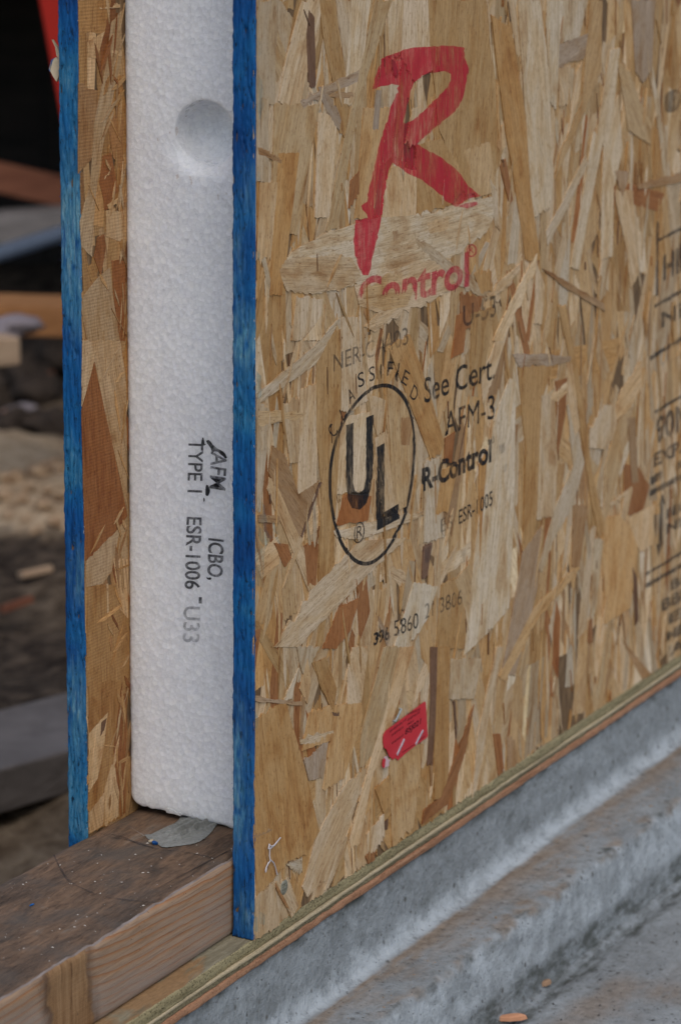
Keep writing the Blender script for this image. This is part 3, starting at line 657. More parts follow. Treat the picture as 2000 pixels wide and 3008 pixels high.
for fam, pts in [
    ('k', q(160, 0, 110, 150, 600, 110)), ('c', [(360, 0), (475, 0), (455, 230), (390, 420), (350, 600), (285, 630), (225, 580), (270, 330)]),
    ('o', [(460, 0), (545, 0), (585, 280), (630, 480), (610, 800), (575, 760), (540, 480), (480, 200)]), ('c', q(600, 0, 90, 640, 420, 60)), ('p', q(700, 0, 110, 640, 600, 80)),
    ('t', q(330, 600, 260, 260, 1350, 150)), ('o', q(285, 880, 120, 210, 1700, 70)), ('c', q(510, 650, 110, 480, 1250, 90)), ('k', q(135, 560, 70, 130, 1050, 70)),
    ('k', q(170, 1050, 100, 140, 1500, 80)), ('p', q(905, 0, 110, 890, 320, 60)), ('c', [(945, 0), (1085, 0), (1095, 260), (1115, 400), (1010, 470), (930, 330)]),
    ('o', [(1085, 0), (1420, 0), (1500, 700), (1520, 860), (1440, 1100), (1300, 1120), (1150, 750), (1095, 260)]),
    ('t', q(790, 620, 150, 715, 1260, 100)), ('c', [(880, 950), (1020, 980), (1015, 1240), (820, 1270), (830, 1090)]), ('c', q(1060, 620, 120, 1010, 830, 110)),
    ('o', [(1015, 830), (1160, 800), (1310, 1020), (1300, 1080), (1200, 1190), (1020, 1240)]), ('t', [(1290, 860), (1440, 820), (1480, 1100), (1360, 1140)]),
    ('t', [(780, 0), (880, 0), (720, 480), (640, 860), (565, 1310), (500, 1330), (590, 850), (690, 420)]),
    ('d', [(398, 55), (432, 100), (440, 490), (418, 510), (395, 470), (385, 200)]), ('g', [(350, 580), (500, 490), (690, 400), (680, 470), (520, 540), (360, 610)]),
    ('b', [(490, 538), (655, 533), (655, 560), (490, 562)]), ('g', [(455, 500), (490, 510), (560, 620), (585, 690), (575, 755), (500, 640), (480, 590)]),
    ('r', [(640, 1040), (690, 985), (685, 1120), (630, 1200)]), ('g', [(790, 520), (815, 520), (800, 750), (765, 740)]),
    ('c', [(660, 1640), (760, 1590), (1000, 1510), (1210, 1480), (1250, 1640), (1100, 1740), (930, 1800), (780, 1910), (720, 1880), (800, 1800), (690, 1760)]),
    ('p', [(232, 1560), (300, 1450), (520, 1330), (800, 1250), (1010, 1240), (1200, 1190), (1460, 1130), (1470, 1230), (1420, 1340), (1210, 1490), (1000, 1510), (760, 1600), (640, 1650), (430, 1690), (270, 1670), (245, 1610)]),
    ('k', [(232, 1562), (262, 1500), (330, 1470), (450, 1480), (560, 1460), (650, 1490), (700, 1590), (640, 1650), (430, 1690), (270, 1670), (245, 1610)]), ('b', [(880, 1330), (910, 1320), (915, 1370), (885, 1390)]), ('t', [(690, 1660), (900, 1570), (1020, 1640), (960, 1760), (830, 1790), (720, 1740)]), ('k', [(1080, 1280), (1220, 1240), (1180, 1330), (1090, 1340)]),
    ('c', [(1440, 1030), (1475, 1080), (1500, 1330), (1470, 1300)]), ('k', [(1000, 1350), (1060, 1390), (1440, 1680), (1410, 1720), (1250, 1630), (1050, 1440)]),
    ('o', [(1350, 1580), (1450, 1560), (1450, 1670), (1390, 1690)]), ('c', [(1440, 1690), (1568, 1580), (1568, 1630), (1410, 1730)]),
    ('r', [(1270, 1690), (1400, 1700), (1370, 1880), (1270, 1900)]), ('c', [(330, 1700), (480, 1720), (470, 1830), (350, 1960), (300, 1960)]), ('p', [(370, 1960), (470, 1815), (475, 1960)]),
    ('b', [(105, 850), (130, 850), (245, 920), (240, 940), (110, 885)]), ('d', [(875, 340), (895, 350), (915, 430), (900, 440), (880, 400)])]:
    add_front('A', fam, pts)
for fam, pts in [
    ('c', [(590, 60), (680, 60), (740, 540), (700, 560), (620, 620), (585, 600)]), ('o', [(445, 210), (580, 130), (585, 600), (560, 1080), (520, 1720), (450, 1740), (470, 1000), (440, 700)]),
    ('c', [(105, 500), (430, 230), (580, 60), (560, 110), (440, 330), (110, 560)]), ('o', [(860, 240), (980, 160), (1090, 480), (1180, 790), (1150, 860), (1100, 880), (980, 560)]),
    ('p', [(600, 640), (760, 600), (770, 900), (740, 1060), (560, 1080), (580, 720)]), ('t', [(850, 440), (960, 500), (1000, 700), (960, 1150), (900, 1180), (870, 900)]), ('c', [(780, 760), (840, 720), (900, 1150), (830, 1200), (790, 1000)]),
    ('c', [(100, 520), (180, 620), (120, 1180), (100, 1180)]), ('c', [(350, 480), (440, 440), (445, 1000), (370, 1170), (330, 1160)]), ('k', [(250, 560), (350, 520), (340, 900), (290, 900)]),
    ('b', [(190, 800), (260, 850), (340, 1080), (460, 1000), (340, 1350), (170, 960)]), ('k', [(170, 980), (230, 1060), (460, 1600), (400, 1640), (160, 1050)]),
    ('r', [(200, 1360), (280, 1370), (300, 1450), (260, 1500)]), ('r', [(370, 1380), (455, 1370), (440, 1600), (390, 1600)]), ('r', [(600, 1080), (760, 1090), (740, 1230), (560, 1260)]),
    ('c', [(540, 1290), (620, 1280), (900, 1200), (1060, 1180), (1060, 1200), (900, 1270), (700, 1340), (560, 1330)]),
    ('c', [(700, 1350), (960, 1330), (720, 1560), (340, 1960), (200, 1960), (480, 1560)]), ('d', [(460, 1020), (475, 1010), (360, 1330), (355, 1320)]), ('k', [(340, 1320), (365, 1330), (280, 1580), (250, 1620)]),
    ('r', [(570, 1730), (690, 1680), (640, 1860), (560, 1970), (480, 1970)]), ('c', [(1060, 900), (1160, 860), (1180, 1330), (1060, 1360)]), ('r', [(1180, 760), (1240, 720), (1220, 900), (1180, 900)]),
    ('o', [(1160, 940), (1260, 900), (1200, 1180), (1130, 1200)]), ('d', [(1060, 1380), (1110, 1360), (1080, 1560), (1050, 1560)]), ('p', [(1000, 1590), (1140, 1610), (1080, 1800), (960, 1970), (890, 1970)]),
    ('o', [(1160, 1600), (1250, 1560), (1340, 1800), (1350, 1970), (1130, 1970)]), ('t', [(1240, 1580), (1320, 1480), (1400, 1700), (1350, 1900)]), ('r', [(1250, 50), (1310, 20), (1290, 260), (1220, 300)]), ('o', [(1330, 40), (1470, 0), (1400, 420), (1330, 480)]),
    ('t', [(110, 600), (390, 610), (370, 640), (110, 685)]), ('b', [(110, 1200), (230, 1205), (230, 1245), (110, 1240)]), ('c', [(1390, 420), (1550, 0), (1568, 60), (1460, 420), (1400, 560)]),
    ('k', [(740, 500), (840, 540), (820, 740), (790, 735), (760, 640)]), ('g', [(800, 1780), (870, 1900), (850, 1960), (800, 1830)]), ('b', [(930, 640), (1000, 640), (975, 800), (930, 800)])]:
    add_front('B', fam, pts)
for fam, pts in [
    ('p', [(140, 600), (200, 450), (238, 480), (225, 1300), (195, 1900), (60, 2060), (-90, 2200), (-30, 1640), (20, 1200), (60, 900)]), ('o', [(5, 1000), (60, 900), (30, 1300), (10, 1640)]),
    ('o', [(250, 380), (470, 370), (400, 600), (380, 1200), (340, 1530), (280, 1540), (300, 900)]), ('c', [(400, 560), (480, 560), (500, 980), (480, 1320), (370, 1340)]),
    ('c', [(560, 620), (600, 600), (640, 860), (670, 980), (600, 1250), (480, 1460), (400, 1680), (380, 1640), (480, 1280), (600, 1000)]), ('r', [(490, 470), (560, 450), (550, 680), (500, 930)]),
    ('p', [(450, 580), (560, 470), (560, 540), (500, 600)]), ('c', [(1030, 340), (1030, 500), (960, 640), (860, 720), (840, 700), (900, 540)]), ('c', [(700, 780), (800, 620), (860, 620), (880, 800), (790, 900), (700, 890)]),
    ('t', [(880, 720), (960, 640), (900, 1000), (830, 1260), (790, 1370), (800, 1000)]), ('r', [(920, 1000), (1000, 1000), (1080, 1130), (1040, 1280), (950, 1320), (920, 1180)]), ('b', [(940, 700), (990, 700), (1010, 1100), (970, 1120)]),
    ('o', [(505, 0), (555, 0), (640, 480), (720, 1050), (805, 1400), (760, 1460), (700, 1150), (600, 450)]), ('g', [(215, 300), (440, 300), (590, 315), (580, 345), (460, 372), (260, 380)]),
    ('g', [(280, 1550), (400, 1380), (370, 1800), (230, 2330), (150, 2300), (240, 1800)]), ('t', [(800, 1330), (940, 1300), (1010, 1480), (960, 1900), (800, 2000), (780, 1500)]), ('c', [(940, 1330), (1110, 1250), (1100, 1500), (1020, 1550)]),
    ('p', [(730, 1460), (790, 1470), (740, 1900), (700, 2100), (720, 1700)]), ('t', [(640, 1620), (640, 1655), (380, 1965), (170, 2359), (130, 2330), (350, 1900)]), ('d', [(970, 1640), (1000, 1700), (1010, 1980), (990, 2010)]),
    ('r', [(700, 1980), (720, 1960), (720, 2120), (690, 2120)]), ('b', [(600, 1250), (690, 1250), (640, 1640), (590, 1640)]), ('c', [(830, 1240), (970, 1130), (970, 1170), (930, 1360), (900, 1330), (920, 1200), (840, 1260)]), ('c', [(560, 350), (590, 360), (640, 760), (610, 820), (570, 620)])]:
    add_front('E', fam, pts)
for fam, pts in [
    ('p', [(275, 0), (430, 0), (490, 500), (520, 1250), (500, 1440), (440, 1470), (380, 1510), (340, 1000), (300, 400)]), ('p', [(480, 0), (600, 0), (560, 500), (540, 760), (500, 700), (470, 150)]),
    ('o', [(90, 100), (230, 200), (330, 800), (360, 1300), (430, 1800), (330, 1800), (250, 1250), (190, 900)]), ('c', [(600, 0), (760, 0), (700, 260), (560, 310)]), ('c', [(555, 460), (640, 450), (620, 720), (560, 740)]),
    ('c', [(680, 500), (720, 420), (700, 650), (620, 960)]), ('t', [(770, 0), (860, 0), (850, 500), (640, 1000), (530, 1240), (570, 1050), (720, 700)]), ('g', [(560, 310), (760, 230), (740, 390), (555, 470)]),
    ('p', [(800, 900), (860, 1000), (760, 1500), (700, 1870), (640, 1850), (740, 1250)]), ('p', [(870, 1000), (970, 640), (1000, 1040), (940, 1300), (930, 1770), (850, 1800), (860, 1250)]), ('p', [(910, 350), (980, 330), (940, 750), (880, 1000), (800, 1050)]),
    ('c', [(740, 1080), (760, 1130), (640, 1400), (480, 1700), (470, 1600), (560, 1440)]), ('t', [(960, 400), (1050, 500), (1120, 700), (1200, 860), (1190, 1000), (1040, 900), (980, 520)]), ('g', [(1060, 0), (1230, 0), (1200, 480), (1140, 580), (1090, 500)]),
    ('c', [(940, 1320), (1070, 1320), (1110, 1900), (1060, 2000), (1020, 1700)]), ('g', [(940, 1180), (1050, 1190), (1000, 1370)]), ('b', [(1100, 1270), (1415, 1200), (1415, 1260), (1110, 1310)]),
    ('b', [(440, 1860), (520, 1890), (870, 2100), (880, 2160), (600, 1990)]), ('p', [(270, 2000), (410, 1750), (400, 1860), (180, 2360), (100, 2360)]), ('c', [(400, 1800), (460, 1980), (440, 2240), (390, 2240)]),
    ('r', [(150, 1150), (190, 1100), (240, 1380), (220, 1420)]), ('c', [(130, 1000), (170, 860), (190, 1020), (150, 1050)]), ('c', [(100, 2060), (130, 1960), (290, 1830), (290, 1870), (180, 2000)])]:
    add_front('D', fam, pts)
for fam, pts in [
    ('o', [(90, 420), (260, 300), (330, 540), (400, 800), (460, 1060), (380, 1200), (280, 1230), (100, 1450), (80, 1100)]), ('t', [(400, 380), (540, 340), (700, 310), (710, 400), (600, 760), (480, 820), (520, 540), (360, 600)]),
    ('k', [(330, 0), (460, 0), (400, 130), (365, 155), (345, 90)]), ('o', [(430, 90), (500, 60), (560, 240), (540, 380), (470, 240)]), ('p', [(270, 270), (340, 120), (300, 300), (250, 310)]), ('k', [(345, 240), (390, 60), (410, 200), (390, 330)]),
    ('c', [(620, 150), (650, 0), (740, 0), (700, 320), (620, 330)]), ('c', [(600, 800), (740, 680), (640, 1000), (540, 1300), (390, 1440), (360, 1380), (440, 1100), (500, 980)]),
    ('t', [(830, 0), (930, 0), (860, 300), (760, 620), (690, 700), (700, 500)]), ('c', [(920, 0), (1005, 0), (880, 420), (760, 760), (690, 1130), (640, 1160), (630, 1110), (740, 700), (850, 320)]),
    ('g', [(370, 650), (510, 540), (480, 750), (400, 770)]), ('c', [(345, 520), (540, 480), (540, 500), (420, 550), (350, 560)]), ('g', [(90, 280), (370, 320), (360, 335), (90, 310)]), ('b', [(360, 290), (378, 290), (358, 530), (345, 530)]),
    ('t', [(860, 640), (980, 560), (1060, 560), (1000, 1040), (880, 1150), (870, 900)]), ('o', [(780, 820), (860, 740), (870, 900), (830, 960)]), ('o', q(1165, 0, 90, 1160, 880, 80)),
    ('d', [(1098, 0), (1138, 0), (1128, 400), (1110, 690), (1080, 660), (1095, 400)]), ('b', [(1095, 680), (1112, 680), (1108, 800), (1100, 800)]), ('r', [(1350, 330), (1300, 600), (1200, 900), (1050, 1020), (1060, 940), (1160, 860), (1240, 640)]),
    ('c', [(1480, 0), (1520, 0), (1450, 300), (1380, 720), (1340, 870), (1370, 500)]), ('r', [(1460, 500), (1500, 500), (1520, 700), (1490, 740)]), ('d', [(1228, 310), (1240, 310), (1250, 500), (1245, 530)]),
    ('k', [(1215, 70), (1390, 66), (1350, 300), (1200, 300)]), ('k', [(90, 1450), (200, 1340), (230, 1600), (80, 1690)]), ('k', [(210, 1360), (280, 1330), (340, 1490), (300, 1560)]), ('b', [(195, 1360), (215, 1370), (300, 1530), (270, 1500)]), ('c', [(270, 1250), (360, 1210), (360, 1300), (300, 1280)]),
    ('o', [(600, 1140), (640, 1040), (560, 1370), (535, 1380)]), ('c', [(560, 1140), (620, 1090), (600, 1180), (510, 1390), (490, 1400)]), ('c', [(730, 1080), (830, 960), (835, 1080), (780, 1180), (735, 1190)]), ('r', [(725, 1200), (790, 1180), (770, 1230), (740, 1250)]), ('d', [(830, 1000), (855, 990), (850, 1050), (835, 1050)]), ('b', [(90, 1080), (190, 1040), (190, 1055), (95, 1098)]), ('d', [(530, 375), (572, 380), (570, 398), (540, 395)])]:
    add_front('C', fam, pts)
N_TR = len(STR)
slivers(110, 480, .8, 2.6, 10, 40, 'cpktto', .3); slivers(60, 480, .3, .55, 4, 16, 'bdr', .2)
h = .03
for i, s in enumerate(STR):
    if 520 <= i < 780: s['h'] = .03+(i-520)*.0006; continue
    h += .0004 if i < N_UNDER else .0016
    s['h'] = h
def strand_mesh(name, items, base, ysign, uvseed=True):
    """prisms: outline at depth h proud of the facing, side walls back to the facing"""
    V = []; F = []; C = []; UV = []; SH = []
    for s in items:
        P = [np.array(p, float) for p in s['poly']]; n = len(P)
        A = sum(P[i][0]*P[(i+1) % n][1]-P[(i+1) % n][0]*P[i][1] for i in range(n))
        if A < 0: P = P[::-1]
        Q = np.array(P); c = Q.mean(0); U, S_, Vt = np.linalg.svd(Q-c, full_matrices=False); d = Vt[0]
        if S_[0] < 2.1*S_[1]: a_ = random.gauss(0, .18); d = np.array([math.sin(a_), math.cos(a_)])
        e = np.array([-d[1], d[0]])
        o = len(V); ro = (random.random()*5, random.random()*5)
        tl = (random.uniform(-.002, .002), random.uniform(-.0012, .0012))
        for k, hh in enumerate((s['h'], 0.)):
            for p in P:
                y = base+ysign*(hh if k else hh)
                if k: y = base+ysign*(-.02)
                V.append((p[0], y, p[1]))
        tri = tessellate_polygon([[Vector((p[0], p[1], 0)) for p in P]])
        def uv(p): r = (np.array(p)-c)*MM; return (float(r@d)+ro[0], float(r@e)+ro[1])
        for t in tri:
            a, b, cc = t
            cr = (P[b][0]-P[a][0])*(P[cc][1]-P[a][1])-(P[cc][0]-P[a][0])*(P[b][1]-P[a][1])
            if abs(cr) < 1e-9: continue
            if (cr > 0) != (ysign < 0): b, cc = cc, b
            F.append([o+a, o+b, o+cc]); UV += [uv(P[a]), uv(P[b]), uv(P[cc])]; C += [s['col']]*3
        dk = tuple(x*.8 for x in s['col'])                       # side walls take a darker tone of the strand colour
        for i in range(n):
            j = (i+1) % n; f = [o+i, o+n+i, o+n+j, o+j] if ysign < 0 else [o+i, o+j, o+n+j, o+n+i]
            F.append(f); idx = [x-o for x in f]
            UV += [uv(P[x % n]) for x in idx]; C += [dk]*4
    me = mesh(name, V, F, False)
    ul = me.uv_layers.new(name='UVMap'); ul.data.foreach_set('uv', np.array(UV, np.float32).ravel())
    ca = me.color_attributes.new('col', 'FLOAT_COLOR', 'CORNER'); ca.data.foreach_set('color', np.c_[np.array(C), np.ones(len(C))].astype(np.float32).ravel())
    return me
def area(s):
    P = np.array(s['poly']); return abs(np.sum(P[:, 0]*np.roll(P[:, 1], -1)-np.roll(P[:, 0], -1)*P[:, 1]))/2
top_fill = sorted([i for i in range(N_UNDER) if STR[i]['poly'][0][0] < 640 and 0 < STR[i]['poly'][0][1] < 470], key=lambda i: -area(STR[i])*(1 if i > 780 else .2))[:70]
own = set(range(N_UNDER, N_TR)) | set(top_fill)
for i in sorted(own): link('strand', strand_mesh('strand', [STR[i]], 0., -1), M['strand'], front)
link('strand_layer', strand_mesh('strand_layer', [STR[i] for i in range(len(STR)) if i not in own], 0., -1), M['strand'], front, kind='stuff')
# ---- inner side of the back facing, its shade multiplied into the strand colours
INS = []
def add_in(z, fam, pts):
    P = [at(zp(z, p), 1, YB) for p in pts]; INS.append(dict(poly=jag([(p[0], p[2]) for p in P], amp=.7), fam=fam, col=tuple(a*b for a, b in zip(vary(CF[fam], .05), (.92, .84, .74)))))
for i in range(150):
    cx = random.uniform(-2, 46); cz = random.uniform(30, PTOP); L = random.uniform(20, 70); W = random.uniform(4, 14); a = random.gauss(0, .3)
    d = np.array([math.sin(a), math.cos(a)]); e = np.array([d[1], -d[0]]); c = np.array([cx, cz])
    P = [c-d*L/2-e*W/2, c-d*L/2+e*W/2, c+d*L/2+e*W/3, c+d*L/2-e*W/3]; P = [(max(.4, p[0]), p[1]) for p in P]
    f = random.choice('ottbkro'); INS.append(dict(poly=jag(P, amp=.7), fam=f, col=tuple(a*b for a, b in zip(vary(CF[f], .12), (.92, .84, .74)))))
NI = len(INS)
for z, fam, pts in [('G', 'o', [(450, 0), (640, 0), (600, 200), (520, 180), (455, 200)]), ('G', 'b', [(450, 480), (560, 520), (540, 900), (450, 1000)]),
    ('G', 'k', [(640, 130), (700, 60), (700, 330), (640, 600), (590, 850), (560, 1050), (540, 1260), (530, 1480), (470, 1420), (460, 1280), (520, 1050), (540, 720), (600, 420)]),
    ('G', 'r', [(590, 900), (640, 880), (680, 1100), (600, 1170), (570, 1050)]), ('G', 'r', [(560, 1370), (600, 1350), (610, 1420), (580, 1590), (540, 1480)]), ('G', 'r', [(640, 1500), (720, 1500), (722, 1960), (690, 1960), (650, 1700)]),
    ('G', 'k', [(480, 1700), (570, 1590), (630, 1540), (650, 1700), (690, 1960), (500, 1960), (470, 1800)]), ('G', 'c', [(610, 1210), (715, 1220), (715, 1400), (610, 1360)]), ('G', 'b', [(620, 720), (690, 610), (710, 700), (705, 1000), (650, 900)]), ('G', 'c', [(500, 240), (600, 180), (560, 340), (510, 330)]),
    ('G', 'p', [(570, 40), (690, 25), (690, 42), (575, 52)]), ('G', 'p', [(645, 285), (700, 300), (700, 325), (640, 300)]), ('G', 'p', [(625, 1010), (640, 950), (630, 980), (600, 1035)]), ('G', 'p', [(615, 1180), (700, 1120), (700, 1150), (625, 1205)]),
    ('H', 'k', [(520, 0), (690, 0), (725, 250), (730, 960), (690, 800), (600, 400)]), ('H', 'c', [(475, 0), (520, 0), (545, 120), (470, 380)]), ('H', 'r', [(470, 400), (540, 120), (600, 400), (690, 800), (732, 1010), (600, 1170), (490, 1270)]),
    ('H', 'o', [(500, 1420), (690, 1400), (742, 1500), (742, 1990), (500, 1990)]), ('H', 'c', [(495, 1270), (690, 1080), (640, 1330), (590, 1400), (490, 1420)]), ('H', 'p', [(612, 1400), (622, 1400), (626, 1600), (615, 1580)]), ('H', 'd', [(700, 1360), (725, 1370), (725, 1410), (705, 1410)]), ('H', 'c', [(650, 1250), (735, 1260), (735, 1600), (690, 1550)]),
    ('I', 'o', [(510, 0), (720, 0), (745, 600), (690, 790), (512, 880)]), ('I', 'p', [(510, 300), (620, 180), (590, 420), (560, 560), (510, 640)]), ('I', 'p', [(640, 480), (680, 520), (680, 780), (600, 830), (600, 620)]), ('I', 'r', [(690, 60), (730, 80), (720, 760), (690, 780), (650, 400)]), ('I', 'd', [(580, 240), (612, 210), (600, 270), (575, 320)]), ('I', 'c', [(510, 760), (600, 640), (590, 830), (512, 880)])]:
    add_in(z, fam, pts)
NIT = len(INS)
for i in range(85):
    cx = 41-abs(random.gauss(0, 11)); cz = random.uniform(42, 480); L = random.uniform(5, 26); W = random.uniform(.7, 3.2); a = random.gauss(0, .55)
    d = np.array([math.sin(a), math.cos(a)]); e = np.array([d[1], -d[0]]); c = np.array([max(3, cx), cz])
    P = [c-d*L/2, c-d*L*.2+e*W*.6, c+d*L*.3+e*W*.4, c+d*L/2, c+d*L*.15-e*W*.5]; P = [(max(.4, p[0]), p[1]) for p in P]
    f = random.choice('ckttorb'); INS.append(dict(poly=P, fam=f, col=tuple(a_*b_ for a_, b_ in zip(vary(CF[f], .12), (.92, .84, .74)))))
h = .03
for i, s in enumerate(INS): h += .0015 if i < NI else (.009 if i < NIT else .003); s['h'] = h
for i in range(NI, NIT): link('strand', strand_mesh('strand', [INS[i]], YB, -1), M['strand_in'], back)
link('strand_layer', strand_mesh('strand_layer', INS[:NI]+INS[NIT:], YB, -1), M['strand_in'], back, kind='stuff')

# ---- splinters and fibres of the sawn edges
def spikes(lst):
    V = []; F = []
    for p, d, wd in lst:
        p = np.array(p, float); d = np.array(d, float); s = np.cross(d, [.3, .2, 1.]); s = s/np.linalg.norm(s)*wd; t = np.cross(d, s); t = t/np.linalg.norm(t)*wd*.5
        o = len(V); V += [p-s, p+s, p+t, p+d]; F += [[o, o+1, o+3], [o+1, o+2, o+3], [o+2, o, o+3]]
    return V, F
def fib(y, n, zb, col, parent, sgn):
    L = []
    for i in range(n):
        z = random.uniform(zb, 480); L.append(((random.uniform(-.6, .6), y, z), (random.uniform(-1.2, .8), sgn*random.uniform(.3, 1.3), random.uniform(-1.2, 1.2)), random.uniform(.07, .16)))
    V, F = spikes(L); link('edge_fibres', mesh('edge_fibres', V, F, False), col, parent, kind='stuff')
M['fibre'] = plain('wood_fibre', (.52, .42, .28)); M['bluefibre'] = plain('blue_fibre', (.01, .10, .30))
fib(T, 130, 45, M['bluefibre'], front, 1); fib(YB, 120, 42, M['fibre'], back, -1); fib(TH, 70, 42, M['bluefibre'], back, 1); fib(-.8, 60, 3, M['fibre'], front, -1)
def splinter(pts_px, d_out, mat, name='splinter'):
    P = [ray(u, v, np.dot(np.array([0, TH+.3, 400])-CAM, ROT[2])) for u, v in pts_px]
    tri = tessellate_polygon([[Vector((p[1], p[2], 0)) for p in P]]); n = len(P)
    V = [p+np.array([-.5, 0, 0]) for p in P]+[p+np.array([1.2, 0, 0]) for p in P]; F = [list(t) for t in tri]+[[t[0]+n, t[2]+n, t[1]+n] for t in tri]+[[i, (i+1) % n, n+(i+1) % n, n+i] for i in range(n)]
    return link(name, mesh(name, V, F, False), mat, back)
splinter([zp('G', p) for p in [(288, 395), (300, 350), (325, 330), (350, 345), (350, 410), (342, 440), (330, 470), (310, 440)]], 0, M['fibre'])
splinter([zp('G', p) for p in [(303, 228), (325, 260), (345, 290), (350, 345), (330, 320), (322, 270)]], 0, M['fibre'])
splinter([zp('G', p) for p in [(286, 400), (300, 345), (318, 332), (308, 352), (296, 400), (292, 412)]], 0, M['bluefibre'])

# ---- foam core
HY, HZ, HR = 50.0, 394.3, 16.5
bead = []
_s = 3.3
for j in range(int(PTOP/_s*1.2)+2):
    for i in range(int((YB-T)/_s)+3):
        bead.append((T-3+(i+.5*(j % 2))*_s+random.uniform(-.9, .9), 30+j*_s*.87+random.uniform(-.9, .9), random.uniform(-.09, .09)))
bead = np.array(bead); bkt = {}
for k, b in enumerate(bead): bkt.setdefault((int(b[0]//4), int(b[1]//4)), []).append(k)
def relief(y, z):
    y = np.asarray(y, float); z = np.asarray(z, float); sh = y.shape; y = y.ravel(); z = z.ravel(); out = np.zeros(len(y))
    ky = (y//4).astype(int); kz = (z//4).astype(int)
    for key in set(zip(ky.tolist(), kz.tolist())):
        m = np.where((ky == key[0]) & (kz == key[1]))[0]; c = []
        for a in (-1, 0, 1):
            for b in (-1, 0, 1): c += bkt.get((key[0]+a, key[1]+b), [])
        if not c: continue
        B = bead[c]; d2 = (y[m, None]-B[None, :, 0])**2+(z[m, None]-B[None, :, 1])**2; k = d2.argmin(1)
        out[m] = -.11*(1-d2[np.arange(len(m)), k]/4.5)+B[k, 2]
    return out.reshape(sh)
def fx(y, z):
    """x of the foam end face"""
    e = np.clip((np.asarray(y)-(YB-3.5))/3.5, 0, 1)
    return XR+relief(y, z)+1.8*e**2.5+fbm(np.asarray(y)/40, np.asarray(z)/40, 300, 2)*.8
def foam_mesh():
    st = .8; s2 = 26*st
    hy = HY; hz = HZ
    ya = np.arange(hy-s2-math.floor((hy-s2-T)/st)*st, YB-.15, st); zl = 40.6
    za = np.arange(hz-s2-math.floor((hz-s2-zl)/st)*st, 520, st); za = np.concatenate([za, np.arange(za[-1]+6, PTOP, 6)])
    Y, Z = np.meshgrid(ya, za, indexing='ij'); n, m = Y.shape
    lift = np.clip((Y-36)/(90-36), -.1, 1)*3.6+np.clip((Y-(YB-7))/7, 0, 1)**2*4.0+fbm(Y/5, Z*0, 310, 3)*1.1
    k = np.clip(1-(Z-za[0])/22, 0, 1); Zd = Z+lift*k
    X = fx(Y, Z)+np.clip(1-(Z-za[0])/1.6, 0, 1)**2*1.4
    V = np.stack([X.ravel(), Y.ravel(), Zd.ravel()], 1).tolist(); F = []
    i0 = int(round((hy-s2-ya[0])/st)); i1 = i0+52; j0 = int(round((hz-s2-za[0])/st)); j1 = j0+52
    i1 = min(i1, n-1)
    for f, (i, j) in zip(grid_faces(n, m, flip=True), ((a, b) for a in range(n-1) for b in range(m-1))):
        if not (i0 <= i < i1 and j0 <= j < j1): F.append(f)
    ring = [(i, j0) for i in range(i0, i1)]+[(i1, j) for j in range(j0, j1)]+[(i, j1) for i in range(i1, i0, -1)]+[(i0, j) for j in range(j1, j0, -1)]
    prev = [i*m+j for i, j in ring]; K = len(ring)
    sq = np.array([(ya[i], za[j]) for i, j in ring]); ang = np.arctan2(sq[:, 1]-hz, sq[:, 0]-hy)
    wob = 1+.012*np.sin(ang*3+1)+.016*fbm(ang*4, ang*0, 320, 3)
    circ = np.stack([hy+HR*wob*np.cos(ang), hz+HR*wob*np.sin(ang)], 1)
    low = np.clip(-np.sin(ang), 0, 1)**1.5
    R = 16
    for r in range(1, R+1):
        t = r/R; p = sq*(1-t)+circ*t
        dist = np.hypot(p[:, 0]-hy, p[:, 1]-hz)-HR
        x = fx(p[:, 0], p[:, 1])+low*6*np.clip(1-dist/8, 0, 1)**2+np.clip(1-dist/.8, 0, 1)**2*.2
        o = len(V); V += np.c_[x, p].tolist(); cur = list(range(o, o+K))
        for a in range(K): F.append([prev[a], cur[a], cur[(a+1) % K], prev[(a+1) % K]])
        prev = cur
    DP = 23.  # bore closed off as a shallow bowl so its inside stays bright
    for q_ in np.concatenate([np.linspace(.04, .8, 22), np.linspace(.83, .995, 14)]):
        dpt = DP*q_; sh_ = (1-q_**3)**.45
        rr = (HR*(wob*.985)+.10*fbm(ang*7, ang*0+dpt/9, 330, 3))*sh_
        x = XR+dpt+low*6*max(0, 1-dpt/20)
        o = len(V); V += np.c_[x, hy+rr*np.cos(ang), hz+rr*np.sin(ang)].tolist(); cur = list(range(o, o+K))
        for a in range(K): F.append([prev[a], cur[a], cur[(a+1) % K], prev[(a+1) % K]])
        prev = cur
    F.append(prev[::-1])
    # left side and underside run back into the panel
    o = len(V); b = (n-1)*m; V += [[PLEN if False else XR+120, YB-.1, z] for z in Zd[-1]]
    for j in range(m-1): F.append([b+j, b+j+1, o+j+1, o+j])
    o = len(V); V += [[XR+120, y, z] for y, z in zip(ya, Zd[:, 0])]
    for i in range(n-1): F.append([i*m, o+i, o+i+1, (i+1)*m])
    return mesh('foam_core', V, F)
foam = link('foam_core', foam_mesh(), M['foam'], panel)
# small torn flake of foam at its lower edge
V = []; F = []
fl = [at(zp('K', p), 0, XR-1.0) for p in [(415, 500), (440, 485), (520, 520), (600, 560), (590, 578), (520, 556), (430, 540)]]
n = len(fl); tri = tessellate_polygon([[Vector((p[1], p[2], 0)) for p in fl]])
V = fl+[p+np.array([2.5, 0, .8]) for p in fl]; F = [list(t) for t in tri]+[[t[0]+n, t[2]+n, t[1]+n] for t in tri]+[[i, (i+1) % n, n+(i+1) % n, n+i] for i in range(n)]
link('torn_flake', mesh('torn_flake', V, F, False), M['foam'], foam)

